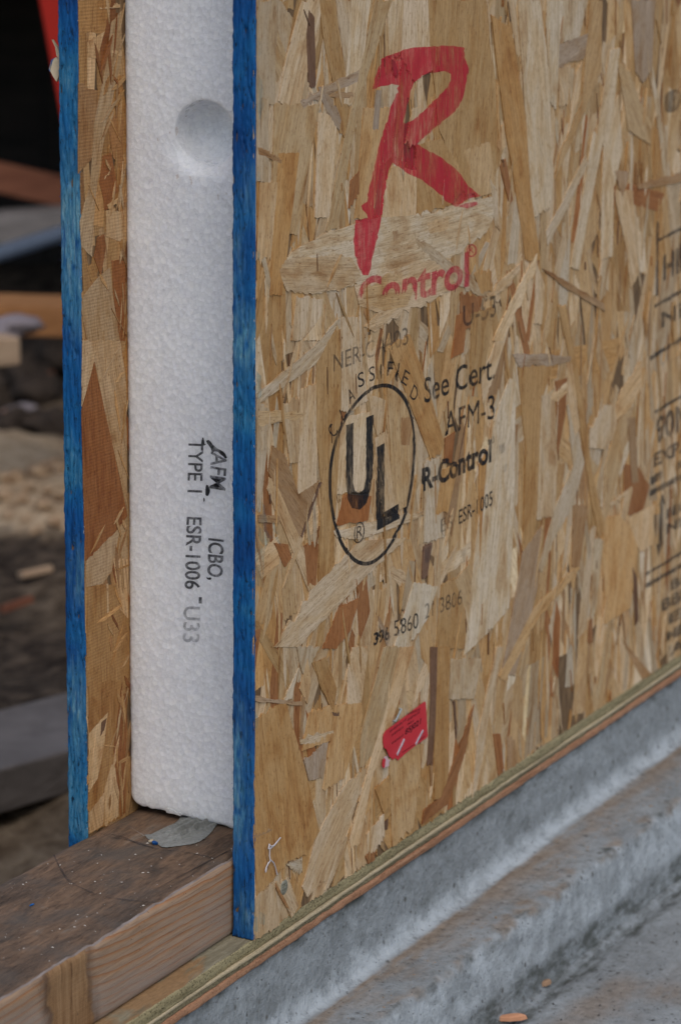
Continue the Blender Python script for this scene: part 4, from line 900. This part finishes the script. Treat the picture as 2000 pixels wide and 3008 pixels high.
# ---- sealant squeezed out under the foam
def sealant():
    out = [at(zp('K', p), 2, ST)[:2] for p in [(175, 800), (260, 785), (400, 715), (560, 640), (592, 575), (610, 540), (760, 580), (900, 605), (1040, 650), (975, 735), (880, 835), (740, 905), (560, 928), (400, 945), (320, 905), (230, 862)]]
    P = np.array(smooth(out, n=4)); lo = P.min(0)-1; hi = P.max(0)+1; st = .3
    xs = np.arange(lo[0], hi[0], st); ys = np.arange(lo[1], hi[1], st); X, Y = np.meshgrid(xs, ys, indexing='ij')
    ins = in_poly(X, Y, [tuple(p) for p in P]); D = np.full(X.shape, 1e9)
    for i in range(len(P)):
        a = P[i]; d = P[(i+1) % len(P)]-a; t = np.clip(((X-a[0])*d[0]+(Y-a[1])*d[1])/(d@d), 0, 1); D = np.minimum(D, np.hypot(X-a[0]-t*d[0], Y-a[1]-t*d[1]))
    Hh = .9*(1-np.exp(-D/1.4))
    # finger-drawn loops: ridges that run out from under the foam
    c = np.array(at(zp('K', (640, 760)), 2, ST)[:2]); dirx = np.array(at(zp('K', (300, 900)), 2, ST)[:2])-np.array(at(zp('K', (900, 610)), 2, ST)[:2]); dirx /= np.linalg.norm(dirx); per = np.array([-dirx[1], dirx[0]])
    uu = (X-c[0])*dirx[0]+(Y-c[1])*dirx[1]; vv = (X-c[0])*per[0]+(Y-c[1])*per[1]
    for (cu, cv, a, b) in ((-6, -4, 14, 2.6), (-3, 1.5, 17, 3.2), (-9, 6.5, 12, 2.4), (2, 5.5, 10, 1.6)):
        r = np.sqrt(((uu-cu)/a)**2+((vv-cv-fbm(uu/9, vv*0, 401, 2)*1.2)/b)**2); Hh += 1.3*np.exp(-((r-1)/.3)**2)-1.1*np.exp(-(r/.75)**4)
    Hh += fbm(X/3, Y/3, 410, 3)*.35+np.clip((X-(XR-6))/6, 0, 1)*.5
    idx = -np.ones(X.shape, int); V = []
    for i, j in zip(*np.where(ins)): idx[i, j] = len(V); V.append((X[i, j], Y[i, j], ST+.15+max(.1, Hh[i, j])))
    F = []
    for i in range(X.shape[0]-1):
        for j in range(X.shape[1]-1):
            f = [idx[i, j], idx[i+1, j], idx[i+1, j+1], idx[i, j+1]]
            if min(f) >= 0: F.append(f)
    return mesh('sealant', V, F)
def sealant_mat():
    m = NT('grey_sealant'); n = m.noise(m.coord((1, 1, 1)), 500, 4); return m.fin(m.ramp(n, [(.3, (.17, .175, .16)), (.7, (.27, .275, .255))]), .42, m.bump(n, .0004), .4)
link('sealant', sealant(), sealant_mat(), label='grey sealant squeezed out onto the sill below the white foam', category='sealant')
V, F = spikes([(at(zp('K', (178, 805)), 2, ST+1), at(zp('K', (0, 695)), 2, ST+4)-at(zp('K', (178, 805)), 2, ST+1), .28)]); link('glue_thread', mesh('glue_thread', V, F, False), plain('sealant_thread', (.3, .29, .26)), bpy.data.objects['sealant'])
p = at(zp('K', (296, 884)), 2, ST+1)
rock('paint_chip', p, (1.6, 1.2, .8), plain('blue_chip', (.004, .07, .25)), 71, label='tiny blue paint chip at the edge of the grey sealant', category='paint chip')
p = at(zp('K', (258, 862)), 2, ST+1)
rock('wood_crumb', p, (1.4, 1.1, .9), M['fibre'], 72, label='tiny pale wood crumb beside the blue paint chip', category='crumb')
p = at((95, 2657), 2, ST+1)
rock('paint_chip', p, (2.0, .5, .4), plain('blue_chip2', (.01, .12, .36)), 74, label='thin bright blue paint sliver lying on the bare brown sill', category='paint chip')
def reg_sill(): return random.uniform(-230, 20), random.uniform(T+5, YB-4)
debris('sawdust', 150, reg_sill, lambda x, y: ST+.25, plain('pale_dust', (.62, .56, .48)), .30, label='pale sawdust specks scattered over the sill top', category='sawdust', kind='stuff')

# ================================================================== print on the panel
_res = .3
_NX, _NZ = int(690/_res), int(500/_res); _HM = np.zeros((_NX, _NZ), np.float32)
for s_ in STR:
    P_ = np.array(s_['poly']); i0, i1 = int(max(0, P_[:, 0].min()/_res)), int(min(_NX-1, P_[:, 0].max()/_res+1)); j0, j1 = int(max(0, P_[:, 1].min()/_res)), int(min(_NZ-1, P_[:, 1].max()/_res+1))
    if i1 <= i0 or j1 <= j0: continue
    gx, gz = np.meshgrid((np.arange(i0, i1)+.5)*_res, (np.arange(j0, j1)+.5)*_res, indexing='ij'); k_ = in_poly(gx, gz, s_['poly'])
    sub = _HM[i0:i1, j0:j1]; sub[k_] = np.maximum(sub[k_], s_['h'])
for _ in range(2):
    _HM = np.maximum.reduce([_HM]+[np.roll(_HM, sh_, ax_) for ax_ in (0, 1) for sh_ in (-1, 1)])
def height_front(x, z):
    return _HM[np.clip((x/_res).astype(int), 0, _NX-1), np.clip((z/_res).astype(int), 0, _NZ-1)]
def ink_mesh(name, polys, tris, plane, maxlen, clip=None):
    """polys given as triangles in photo pixels -> plane, finely cut and laid onto the relief"""
    bm = bmesh.new(); ax, val = plane
    for t in tris:
        v = [bm.verts.new(Vector(at(p, ax, val)*MM)) for p in t]
        try: bm.faces.new(v)
        except ValueError: pass
    bmesh.ops.remove_doubles(bm, verts=bm.verts[:], dist=1e-6)
    for _ in range(9):
        e = [e for e in bm.edges if e.calc_length() > maxlen*MM]
        if not e: break
        bmesh.ops.subdivide_edges(bm, edges=e, cuts=1); bmesh.ops.triangulate(bm, faces=[f for f in bm.faces if len(f.verts) > 3])
    co = np.array([v.co[:] for v in bm.verts])/MM
    if ax == 1: co[:, 1] = -height_front(co[:, 0], co[:, 2])-.045
    else: co[:, 0] = fx(co[:, 1], co[:, 2])-.09
    for v, c in zip(bm.verts, co): v.co = Vector(c*MM)
    nv = Vector((0, -1, 0)) if ax == 1 else Vector((-1, 0, 0))
    bm.normal_update()
    bmesh.ops.reverse_faces(bm, faces=[f for f in bm.faces if f.normal.dot(nv) < 0])
    me = bpy.data.meshes.new(name); bm.to_mesh(me); bm.free(); return me
FR = (1, 0.); FO = (0, XR)
def tri_poly(loops):
    L = [[Vector((p[0], p[1], 0)) for p in l] for l in loops]; flat = [p for l in loops for p in l]
    return [[flat[i] for i in t] for t in tessellate_polygon(L)]
def rough_edge(P, amp):
    out = []; k = len(P)
    for i in range(k):
        a = np.array(P[i]); b = np.array(P[(i+1) % k]); out.append(tuple(a)); l = np.linalg.norm(b-a); m = int(l/9)
        for j in range(1, m): out.append(tuple(a+(b-a)*j/m+rng.normal(0, amp, 2)))
    return out
def print_poly(name, z, loops, mat, parent, plane=FR, maxlen=1.6, rough=0., pre=None):
    L = [[zp(z, p) for p in l] for l in loops]
    if rough: L = [rough_edge(l, rough) for l in L]
    return link(name, ink_mesh(name, None, tri_poly(L), plane, maxlen), mat, parent)
_glyph = {}
def text_tris(s, bold=0.):
    key = (s, bold)
    if key in _glyph: return _glyph[key]
    cu = bpy.data.curves.new('txt', 'FONT'); cu.body = s; cu.size = 1; cu.offset = bold; cu.resolution_u = 4
    o = bpy.data.objects.new('txt', cu); COL.objects.link(o); dg = bpy.context.evaluated_depsgraph_get(); me = o.evaluated_get(dg).to_mesh()
    me.calc_loop_triangles(); v = np.array([x.co[:2] for x in me.vertices]); t = [[v[i] for i in lt.vertices] for lt in me.loop_triangles]
    lo, hi = v.min(0), v.max(0); bpy.data.objects.remove(o); bpy.data.curves.remove(cu)
    _glyph[key] = (t, lo, hi); return _glyph[key]
def text_px(s, p0, p1, cap, z, bold=0., ybase=None):
    """glyph triangles mapped so that the word runs from p0 to p1 and rises by cap (zoom pixels)"""
    t, lo, hi = text_tris(s, bold); p0 = np.array(p0, float); p1 = np.array(p1, float); cap = np.array(cap, float)
    _, l2, h2 = text_tris('H', bold); ch = h2[1]
    return [[zp(z, p0+(p1-p0)*((v[0]-lo[0])/(hi[0]-lo[0]))+cap*(v[1]/ch)) for v in tr] for tr in t]
def print_tris(name, tris, mat, parent, plane=FR, maxlen=1.4, clip=None):
    if clip: tris = [t for t in tris if clip(np.mean(np.array(t), 0))]
    return link(name, ink_mesh(name, None, tris, plane, maxlen), mat, parent)
RED = mat_ink('red_print_ink', (.70, .038, .07), .77, (420, 420, 80)); REDT = mat_ink('red_print_ink_thin', (.66, .045, .095), .68, (420, 420, 120))
BLK = mat_ink('black_print_ink', (.022, .024, .029), .84, (450, 450, 150)); FAINT = mat_ink('faded_print_ink', (.05, .05, .055), .52, (350, 350, 160)); GREYI = mat_ink('grade_stamp_ink', (.05, .058, .066), .62, (300, 300, 120))
FBLK = mat_ink('foam_stamp_ink', (.022, .022, .027), .82, (520, 520, 420)); FFAINT = mat_ink('foam_stamp_ink_faint', (.05, .05, .06), .50, (420, 420, 420)); FWET = mat_ink('foam_stamp_ink_heavy', (.006, .006, .007), 1.0, (300, 300, 300), .3)
Rl = [(768, 512), (782, 440), (800, 385), (818, 340), (850, 322), (930, 292), (1020, 272), (1100, 268), (1180, 262), (1250, 268), (1295, 275), (1292, 330), (1318, 400), (1305, 470), (1285, 560), (1240, 640), (1120, 740), (1050, 800), (1022, 828), (1060, 855),
      (1140, 895), (1210, 945), (1270, 1000), (1320, 1075), (1385, 1128), (1310, 1150), (1250, 1192), (1200, 1165), (1120, 1090), (1050, 1035), (970, 1000), (925, 965), (885, 935), (868, 965), (842, 1060), (830, 1160), (815, 1250), (800, 1330), (775, 1440), (758, 1520), (740, 1585),
      (708, 1582), (682, 1530), (662, 1450), (655, 1390), (662, 1300), (672, 1265), (738, 1255), (700, 1185), (735, 1160), (745, 1080), (775, 960), (795, 880), (815, 790), (850, 700), (870, 630), (890, 580), (925, 490), (880, 482), (820, 496)]
Rh = [(1010, 470), (1050, 435), (1115, 418), (1180, 408), (1215, 425), (1215, 465), (1170, 530), (1090, 610), (1010, 680), (960, 715), (945, 700), (960, 640), (978, 575), (990, 520)]
print_poly('red_print', 'A', [Rl, Rh], RED, front, rough=1.4)
print_poly('red_print', 'A', [[(1255, 1186), (1300, 1170), (1365, 1160), (1370, 1178), (1310, 1200)]], REDT, front)
cut = lambda c: c[1] < 900-20+((c[0]-1040)*-.12) if c[0] < 1212 else True
tr = text_px('Control', (675, 1805), (1320, 1640), (8, -195), 'A', .028)
def clip_con(p): return not (p[0] < 1215 and p[1] > 872-(p[0]-1045)*.10)
bits = []
for t in tr:                                   # worn-off feet of the first letters
    a = np.array(t); 
    for k in range(16):
        pass
    bits.append(t)
me_t = print_tris('red_print', tr, REDT, front, maxlen=1.6)
bm = bmesh.new(); bm.from_mesh(me_t.data)
limL = [at((1040, 872), 1, 0.), at((1215, 853), 1, 0.)]
dead = []
for f in bm.faces:
    c = f.calc_center_median()/MM
    if c.x < limL[1][0]:
        k = (c.x-limL[0][0])/(limL[1][0]-limL[0][0]); zl = limL[0][2]+(limL[1][2]-limL[0][2])*k
        if c.z < zl+1.0*math.sin(c.x*1.7): dead.append(f)
bmesh.ops.delete(bm, geom=dead, context='FACES'); bm.to_mesh(me_t.data); bm.free()
def ring_px(cx, cy, rx, ry, w, n=28, rot=0.):
    o = []; i_ = []
    for k in range(n):
        t = 2*math.pi*k/n; c, s = math.cos(t), math.sin(t)
        def pt(a, b): x, y = a*c, b*s; return (cx+x*math.cos(rot)-y*math.sin(rot), cy+x*math.sin(rot)+y*math.cos(rot))
        o.append(pt(rx, ry)); i_.append(pt(rx-w, ry-w))
    return [o, i_]
print_poly('red_print', 'A', ring_px(1338, 1442, 30, 38, 8), REDT, front); print_tris('red_print', text_px('R', (1324, 1462), (1352, 1456), (0, -36), 'A'), REDT, front)
SPRAY = mat_ink('blue_overspray', (.12, .36, .50), .34, (300, 300, 90), .6, .35); SMUDGE = mat_ink('ink_smudge', (.05, .06, .09), .28, (250, 250, 120))
for z, pts in [('A', [(103, 230), (125, 240), (135, 300), (110, 330)]), ('A', [(103, 430), (130, 460), (140, 600), (118, 690), (103, 640)]), ('A', [(103, 985), (116, 990), (118, 1030), (103, 1040)]), ('A', [(103, 1440), (118, 1460), (112, 1500), (103, 1490)]), ('B', [(103, 370), (130, 400), (125, 520), (103, 540)]), ('B', [(100, 1080), (150, 1150), (160, 1290), (190, 1330), (150, 1400), (100, 1300)]),
               ('B', [(98, 1330), (150, 1400), (140, 1620), (98, 1600)]), ('B', [(190, 1230), (215, 1280), (240, 1380), (215, 1340)]), ('C', [(86, 350), (110, 400), (100, 480), (86, 470)]), ('C', [(78, 1540), (105, 1560), (100, 1640), (76, 1630)]), ('C', [(110, 1520), (150, 1540), (140, 1600), (112, 1590)])]:
    print_poly('blue_overspray', z, [pts], SPRAY, front, rough=1.0)
for pts in [[(1490, 800), (1525, 780), (1530, 830), (1500, 850)], [(1510, 920), (1545, 900), (1540, 940), (1515, 960)], [(1280, 1420), (1310, 1380), (1300, 1480)], [(1060, 1400), (1110, 1370), (1090, 1470), (1070, 1480)]]:
    print_poly('ink_smudge', 'B', [pts], SMUDGE, front, rough=1.5)
# round classified mark
print_poly('stamp_mark', 'B', [[(612, 682), (656, 668), (652, 1010), (662, 1058), (690, 1075), (715, 1050), (727, 990), (728, 640), (770, 622), (768, 985), (755, 1060), (730, 1130), (690, 1170), (645, 1160), (622, 1110), (612, 1020)]], BLK, front, rough=.5)
print_poly('stamp_mark', 'B', [[(790, 810), (834, 785), (832, 1182), (915, 1135), (920, 1220), (790, 1290)]], BLK, front, rough=.5)
el = [(840, 443), (900, 463), (960, 530), (1000, 640), (1018, 800), (1010, 950), (985, 1110), (940, 1250), (870, 1380), (800, 1460), (730, 1492), (660, 1472), (600, 1400), (555, 1300), (525, 1180), (511, 1040), (518, 900), (545, 780), (590, 660), (650, 565), (720, 490), (780, 455)]
cx, cy = 766, 966
eo = smooth(el); ei = [(cx+(x-cx)*(1-.068), cy+(y-cy)*(1-.044)) for x, y in eo]
print_poly('stamp_mark', 'B', [eo, ei], BLK, front)
print_poly('stamp_mark', 'B', ring_px(688, 1300, 30, 62, 6, rot=.12), BLK, front); print_tris('stamp_mark', text_px('R', (672, 1335), (706, 1322), (2, -68), 'B'), BLK, front)
tr = []
for ch, c, rt, up in [('C', (535, 715), (24, -42), (-42, -50)), ('L', (596, 612), (22, -36), (-24, -62)), ('A', (640, 512), (34, -34), (-20, -70)), ('S', (698, 420), (36, -20), (-8, -80)), ('S', (765, 388), (36, -14), (-2, -82)), ('I', (818, 374), (8, -2), (0, -82)),
                      ('F', (870, 358), (34, 2), (6, -82)), ('I', (912, 366), (8, 3), (10, -82)), ('E', (955, 410), (30, 24), (22, -76)), ('D', (1005, 500), (30, 38), (26, -72))]:
    c = np.array(c, float); rt = np.array(rt, float); up = np.array(up, float); p0 = c-rt/2-up/2; tr += text_px(ch, p0, p0+rt, up, 'B')
print_tris('stamp_lettering', tr, BLK, front)
for s, p0, p1, cap, b, m_ in [('NER-GA403', (540, 375), (970, 215), (0, -98), .0, FAINT), ('U-53', (1285, 118), (1480, 52), (0, -120), .01, FAINT), ('See Cert.', (1062, 556), (1470, 412), (0, -140), .008, BLK), ('AFM-3', (1185, 748), (1470, 640), (0, -135), .0, BLK),
                              ('R-Control', (1053, 1060), (1448, 888), (0, -128), .035, BLK), ('ESR-1005', (1265, 1256), (1455, 1140), (0, -82), .008, BLK), ('ES', (1158, 1302), (1228, 1274), (0, -78), .0, FAINT), ('396', (775, 1952), (862, 1912), (0, -72), .025, BLK), ('5860', (893, 1900), (1028, 1848), (0, -88), .0, BLK), ('21 3806', (1065, 1800), (1280, 1712), (0, -86), .0, FAINT)]:
    print_tris('stamp_lettering', text_px(s, p0, p1, cap, 'B', b), m_, front)
print_poly('stamp_mark', 'B', ring_px(1190, 1258, 34, 66, 4, rot=.1), FAINT, front); print_poly('stamp_mark', 'B', ring_px(1456, 768, 8, 20, 3), BLK, front)
# grade stamp at the far side
def bar(z, a, b, th): return [[(a[0], a[1]-th/2), (b[0], b[1]-th/2), (b[0], b[1]+th/2), (a[0], a[1]+th/2)]]
G = []
for z, a, b, th in [('P', (1920, 900), (2060, 820), 12), ('P', (1906, 1052), (2060, 958), 14), ('P', (1920, 1210), (2060, 1130), 10), ('P', (1908, 1413), (1942, 1394), 24), ('P', (1985, 1370), (2060, 1328), 24), ('P', (1905, 1450), (2060, 1366), 17), ('P', (1893, 1688), (2060, 1586), 9), ('P', (1893, 1722), (2060, 1625), 14), ('P', (1930, 706), (2060, 640), 10)]:
    print_poly('grade_stamp', z, bar(z, a, b, th), GREYI, front, rough=.8)
print_poly('grade_stamp', 'P', [[(1925, 650), (1932, 652), (1931, 868), (1924, 870)]], GREYI, front, rough=.6)
print_poly('grade_stamp', 'P', [[(1943, 1449), (1953, 1482), (1946, 1482), (1942, 1590), (1946, 1592), (1931, 1638), (1925, 1600), (1932, 1598), (1936, 1486), (1930, 1490)]], GREYI, front)
for s, p0, p1, cap, b in [('HIN', (1945, 822), (2030, 780), (0, -72), .03), ('NEI', (1940, 962), (2030, 915), (0, -44), .03), ('90N.E', (1925, 1302), (2060, 1225), (0, -74), .03), ('EXP. NI', (1915, 1372), (2060, 1296), (0, -38), .05), ('BECOE', (1955, 1524), (2060, 1468), (0, -28), .05), ('NE BI', (1955, 1568), (2060, 1512), (0, -28), .05),
                          ('BEN', (1966, 1736), (2060, 1680), (0, -30), .05), ('BBNE', (1940, 1796), (2060, 1730), (0, -34), .05), ('EBI', (1958, 1836), (2060, 1776), (0, -30), .05), ('MBEN', (1955, 1886), (2060, 1826), (0, -30), .05), ('ABI', (1960, 1932), (2060, 1872), (0, -32), .05)]:
    print_tris('grade_stamp', text_px(s, p0, p1, cap, 'P', b), GREYI, front, maxlen=3)
print_poly('grade_stamp', 'P', [smooth([(1950, 285), (1965, 268), (1990, 262), (1998, 285), (1990, 318), (1972, 330), (1952, 325)], n=3)], FAINT, front, rough=1.5)
# stamp on the foam
for s, p0, p1, cap, b, m_ in [('TYPE 1', (262, 140), (250, 690), (152, 6), .01, FBLK), ('ESR-1006', (245, 945), (222, 1690), (152, 8), .015, FBLK), ('-', (335, 1775), (335, 1840), (150, 8), .03, FBLK), ('U33', (215, 1870), (205, 2240), (165, 8), .012, FFAINT), ('AFM', (495, 268), (482, 650), (162, 25), .012, FBLK), ('ICBO', (470, 1165), (455, 1560), (155, 18), .018, FBLK), (',', (470, 1572), (468, 1598), (120, 10), .03, FWET)]:
    print_tris('foam_stamp', text_px(s, p0, p1, cap, 'J', b), m_, foam, FO, 1.4)
print_poly('foam_stamp', 'J', [[(440, 158), (468, 150), (540, 225), (640, 292), (660, 335), (640, 345), (590, 300), (530, 265), (505, 290), (490, 235)]], FWET, foam, FO, 1.4, rough=2.)
print_poly('foam_stamp', 'J', [smooth([(440, 622), (462, 618), (478, 650), (482, 690), (462, 728), (440, 722), (436, 690)], n=3)], FWET, foam, FO, 1.4, rough=1.5)
print_poly('foam_stamp', 'J', [smooth([(415, 750), (428, 755), (430, 780), (418, 788)], n=3)], FWET, foam, FO, 1.4)
print_poly('foam_stamp', 'J', [[(400, 128), (415, 125), (425, 190), (440, 195), (420, 210), (408, 200)]], FWET, foam, FO, 1.4)
SCUFF = mat_ink('foam_scuff', (.16, .10, .06), .5, (700, 700, 700))
for pts in [[(1012, 1008), (1028, 1003), (1034, 1022), (1018, 1032)], [(1090, 1015), (1100, 1012), (1112, 1050), (1104, 1068), (1098, 1045)], [(896, 96), (906, 97), (908, 108), (900, 109)], [(970, 752), (980, 756), (984, 770), (972, 768)], [(902, 795), (910, 796), (915, 815), (908, 812)], [(1256, 1115), (1262, 1114), (1264, 1150), (1258, 1152)], [(1300, 1110), (1312, 1112), (1308, 1122)], [(740, 732), (748, 734), (745, 742)], [(1008, 735), (1020, 728), (1028, 760), (1014, 785)]]:
    print_poly('scuff', 'G', [pts], SCUFF, foam, FO, 1.4)

# ================================================================== red tag, staples, nail, plastic shred
HT = max(s['h'] for s in STR)+.12
def flat_on_front(name, z, pts, y, th, mat, parent, bend=0.):
    P = [at(zp(z, p), 1, -y) for p in pts]; n = len(P); c = np.mean([(p[0], p[2]) for p in P], 0)
    def off(p): return bend*math.sin((p[0]-c[0])*.22)+bend*.6*math.sin((p[2]-c[1])*.3)
    tri = tessellate_polygon([[Vector((p[0], p[2], 0)) for p in P]])
    V = [p+np.array([0, -th+off(p), 0]) for p in P]+[p+np.array([0, off(p), 0]) for p in P]
    F = []
    for t in tri:
        a, b, c_ = [P[i] for i in t]; cr = (b[0]-a[0])*(c_[2]-a[2])-(c_[0]-a[0])*(b[2]-a[2])
        F.append(list(t) if cr > 0 else [t[0], t[2], t[1]])
    F += [[i, (i+1) % n, n+(i+1) % n, n+i] for i in range(n)]
    return link(name, mesh(name, V, F, False), mat, parent)
tagm = NT('red_tag_paper'); nn = tagm.noise(tagm.coord((1, 1, 1)), 90, 4); M['tag'] = tagm.fin(tagm.ramp(nn, [(.3, (.54, .012, .022)), (.7, (.64, .022, .034))]), .38, None, .4)
tg = empty('paper_tag', label='small torn red paper tag stapled to the strand board', category='tag')
flat_on_front('paper', 'N', [(318, 880), (335, 820), (375, 755), (560, 620), (800, 440), (950, 325), (1120, 195), (1180, 150), (1205, 160), (1215, 300), (1235, 620), (1250, 860), (1235, 900), (1150, 960), (990, 1070), (800, 1220), (690, 1320), (620, 1385), (600, 1345), (560, 1330), (520, 1370), (480, 1320), (440, 1300), (410, 1210), (385, 1150), (335, 1115), (315, 1000)], HT, .18, M['tag'], tg)
M['tornpaper'] = plain('torn_paper', (.62, .42, .42))
flat_on_front('torn_scrap', 'N', [(310, 1370), (350, 1300), (400, 1290), (430, 1360), (470, 1370), (440, 1420), (440, 1500), (390, 1510), (340, 1545), (300, 1520)], HT+.1, .15, M['tornpaper'], tg)
flat_on_front('torn_scrap', 'N', [(312, 1360), (345, 1330), (372, 1360), (360, 1450), (350, 1530), (310, 1535), (298, 1480)], HT+.3, .12, M['tag'], tg)
TI = mat_ink('tag_print', (.10, .012, .02), .85, (500, 500, 500))
def tag_text(s, p0, p1, cap, b=0.):
    tr = text_px(s, p0, p1, cap, 'N', b); V = []; F = []
    for t in tr:
        o = len(V); V += [at(p, 1, -(HT+.20)) for p in t]; F.append([o, o+1, o+2])
    link('tag_lettering', mesh('tag_lettering', V, F, False), TI, tg)
tag_text('85J021', (775, 850), (1105, 610), (12, -120), .03)
for a, b in (((460, 800), (800, 545)), ((500, 880), (740, 700)), ((830, 435), (1090, 330)), ((830, 560), (1080, 390)), ((830, 650), (960, 570)), ((500, 1050), (745, 870))):
    tag_text('IIHEINILHI', a, b, (4, -48), .02)
V = []; F = []
V = [at(zp('N', p), 1, -(HT+.2)) for p in [(720, 1210), (975, 1040), (978, 1050), (724, 1222)]]; V += [at(zp('N', p), 1, -(HT+.2)) for p in [(1070, 950), (1205, 865), (1208, 875), (1074, 962)]]
link('printed_rule', mesh('printed_rule', V, [[0, 1, 2, 3], [4, 5, 6, 7]], False), TI, tg)
M['steel'] = plain('bright_steel', (.66, .66, .70), .35, .5, .6); M['steel2'] = plain('galvanised_steel', (.52, .58, .58), .45, .5, .4)
def staple(a, b, mat):
    p = at(zp('N', a), 1, -(HT+.45)); q2 = at(zp('N', b), 1, -(HT+.45)); ax = (q2-p)/np.linalg.norm(q2-p); n_ = np.array([0, 1, 0.]); s = np.cross(ax, n_)
    V = []; F = []; box(V, F, (p+q2)/2, (np.linalg.norm(q2-p)/2, .62, .28), (ax, s, n_))
    for e, sg in ((p, 1), (q2, -1)): box(V, F, e+ax*.35*sg+np.array([0, .9, 0]), (.33, .55, .6), (ax, s, n_))
    me = mesh('staple', V, F, False); bm = bmesh.new(); bm.from_mesh(me); bmesh.ops.bevel(bm, geom=bm.edges[:], offset=.12*MM, segments=2, affect='EDGES'); bm.to_mesh(me); bm.free()
    link('staple', me, mat, tg)
staple((610, 1270), (765, 935), M['steel']); staple((1000, 1045), (1155, 750), M['steel']); staple((575, 570), (710, 300), M['steel2'])
# nail head
p = at(zp('C', (264, 1384)), 1, -.9)
def nail():
    V = []; F = []; n = 24
    prof = [(2.6, .7), (3.6, .55), (3.95, .25), (3.95, 0), (3.5, -.3), (2.2, -.42), (.0, -.45)]
    for r, d in prof:
        for i in range(n): t = 2*math.pi*i/n; V.append(p+np.array([r*math.cos(t), d, r*math.sin(t)*(1+.03*math.sin(3*t))]))
    for j in range(len(prof)-1):
        for i in range(n): F.append([j*n+i, j*n+(i+1) % n, (j+1)*n+(i+1) % n, (j+1)*n+i])
    return mesh('nail', V, F)
mn = NT('galvanised_nail'); nn = mn.noise(mn.coord((1, 1, 1)), 700, 4); mn.b.inputs['Metallic'].default_value = .5
link('nail', nail(), mn.fin(mn.ramp(nn, [(.3, (.16, .145, .09)), (.65, (.42, .40, .31))]), .5, mn.bump(nn, .0008), .5), label='round galvanised nail head driven into the lower strand board corner', category='nail')
# plastic shred
def shred():
    V = []; F = []
    for pts, wd in (([(243, 1098), (222, 1125), (205, 1145), (180, 1165)], 1.5), ([(205, 1145), (190, 1150), (178, 1138), (176, 1165)], 2.2), ([(182, 1160), (180, 1200), (185, 1230), (165, 1262), (158, 1298)], 1.8), ([(185, 1225), (205, 1245), (214, 1270), (224, 1310)], 1.2), ([(175, 1240), (160, 1272), (156, 1290)], 1.0)):
        P = [at(zp('C', q_), 1, -(HT+.2+.5*random.random())) for q_ in pts]; o = len(V)
        for i, c in enumerate(P):
            t = P[min(i+1, len(P)-1)]-P[max(i-1, 0)]; s = np.cross(t, [0, 1, 0]); s = s/np.linalg.norm(s)*wd*(.15+.28*random.random())
            for k in range(5): a = k*2*math.pi/5; V.append(c+s*math.cos(a)+np.array([0, .35*math.sin(a), 0]))
        for i in range(len(P)-1):
            for k in range(5): F.append([o+i*5+k, o+i*5+(k+1) % 5, o+i*5+5+(k+1) % 5, o+i*5+5+k])
    return mesh('plastic_shred', V, F)
link('plastic_shred', shred(), plain('white_plastic', (.56, .52, .53), .4, .5), label='white torn plastic shred stuck low on the strand board', category='shred')
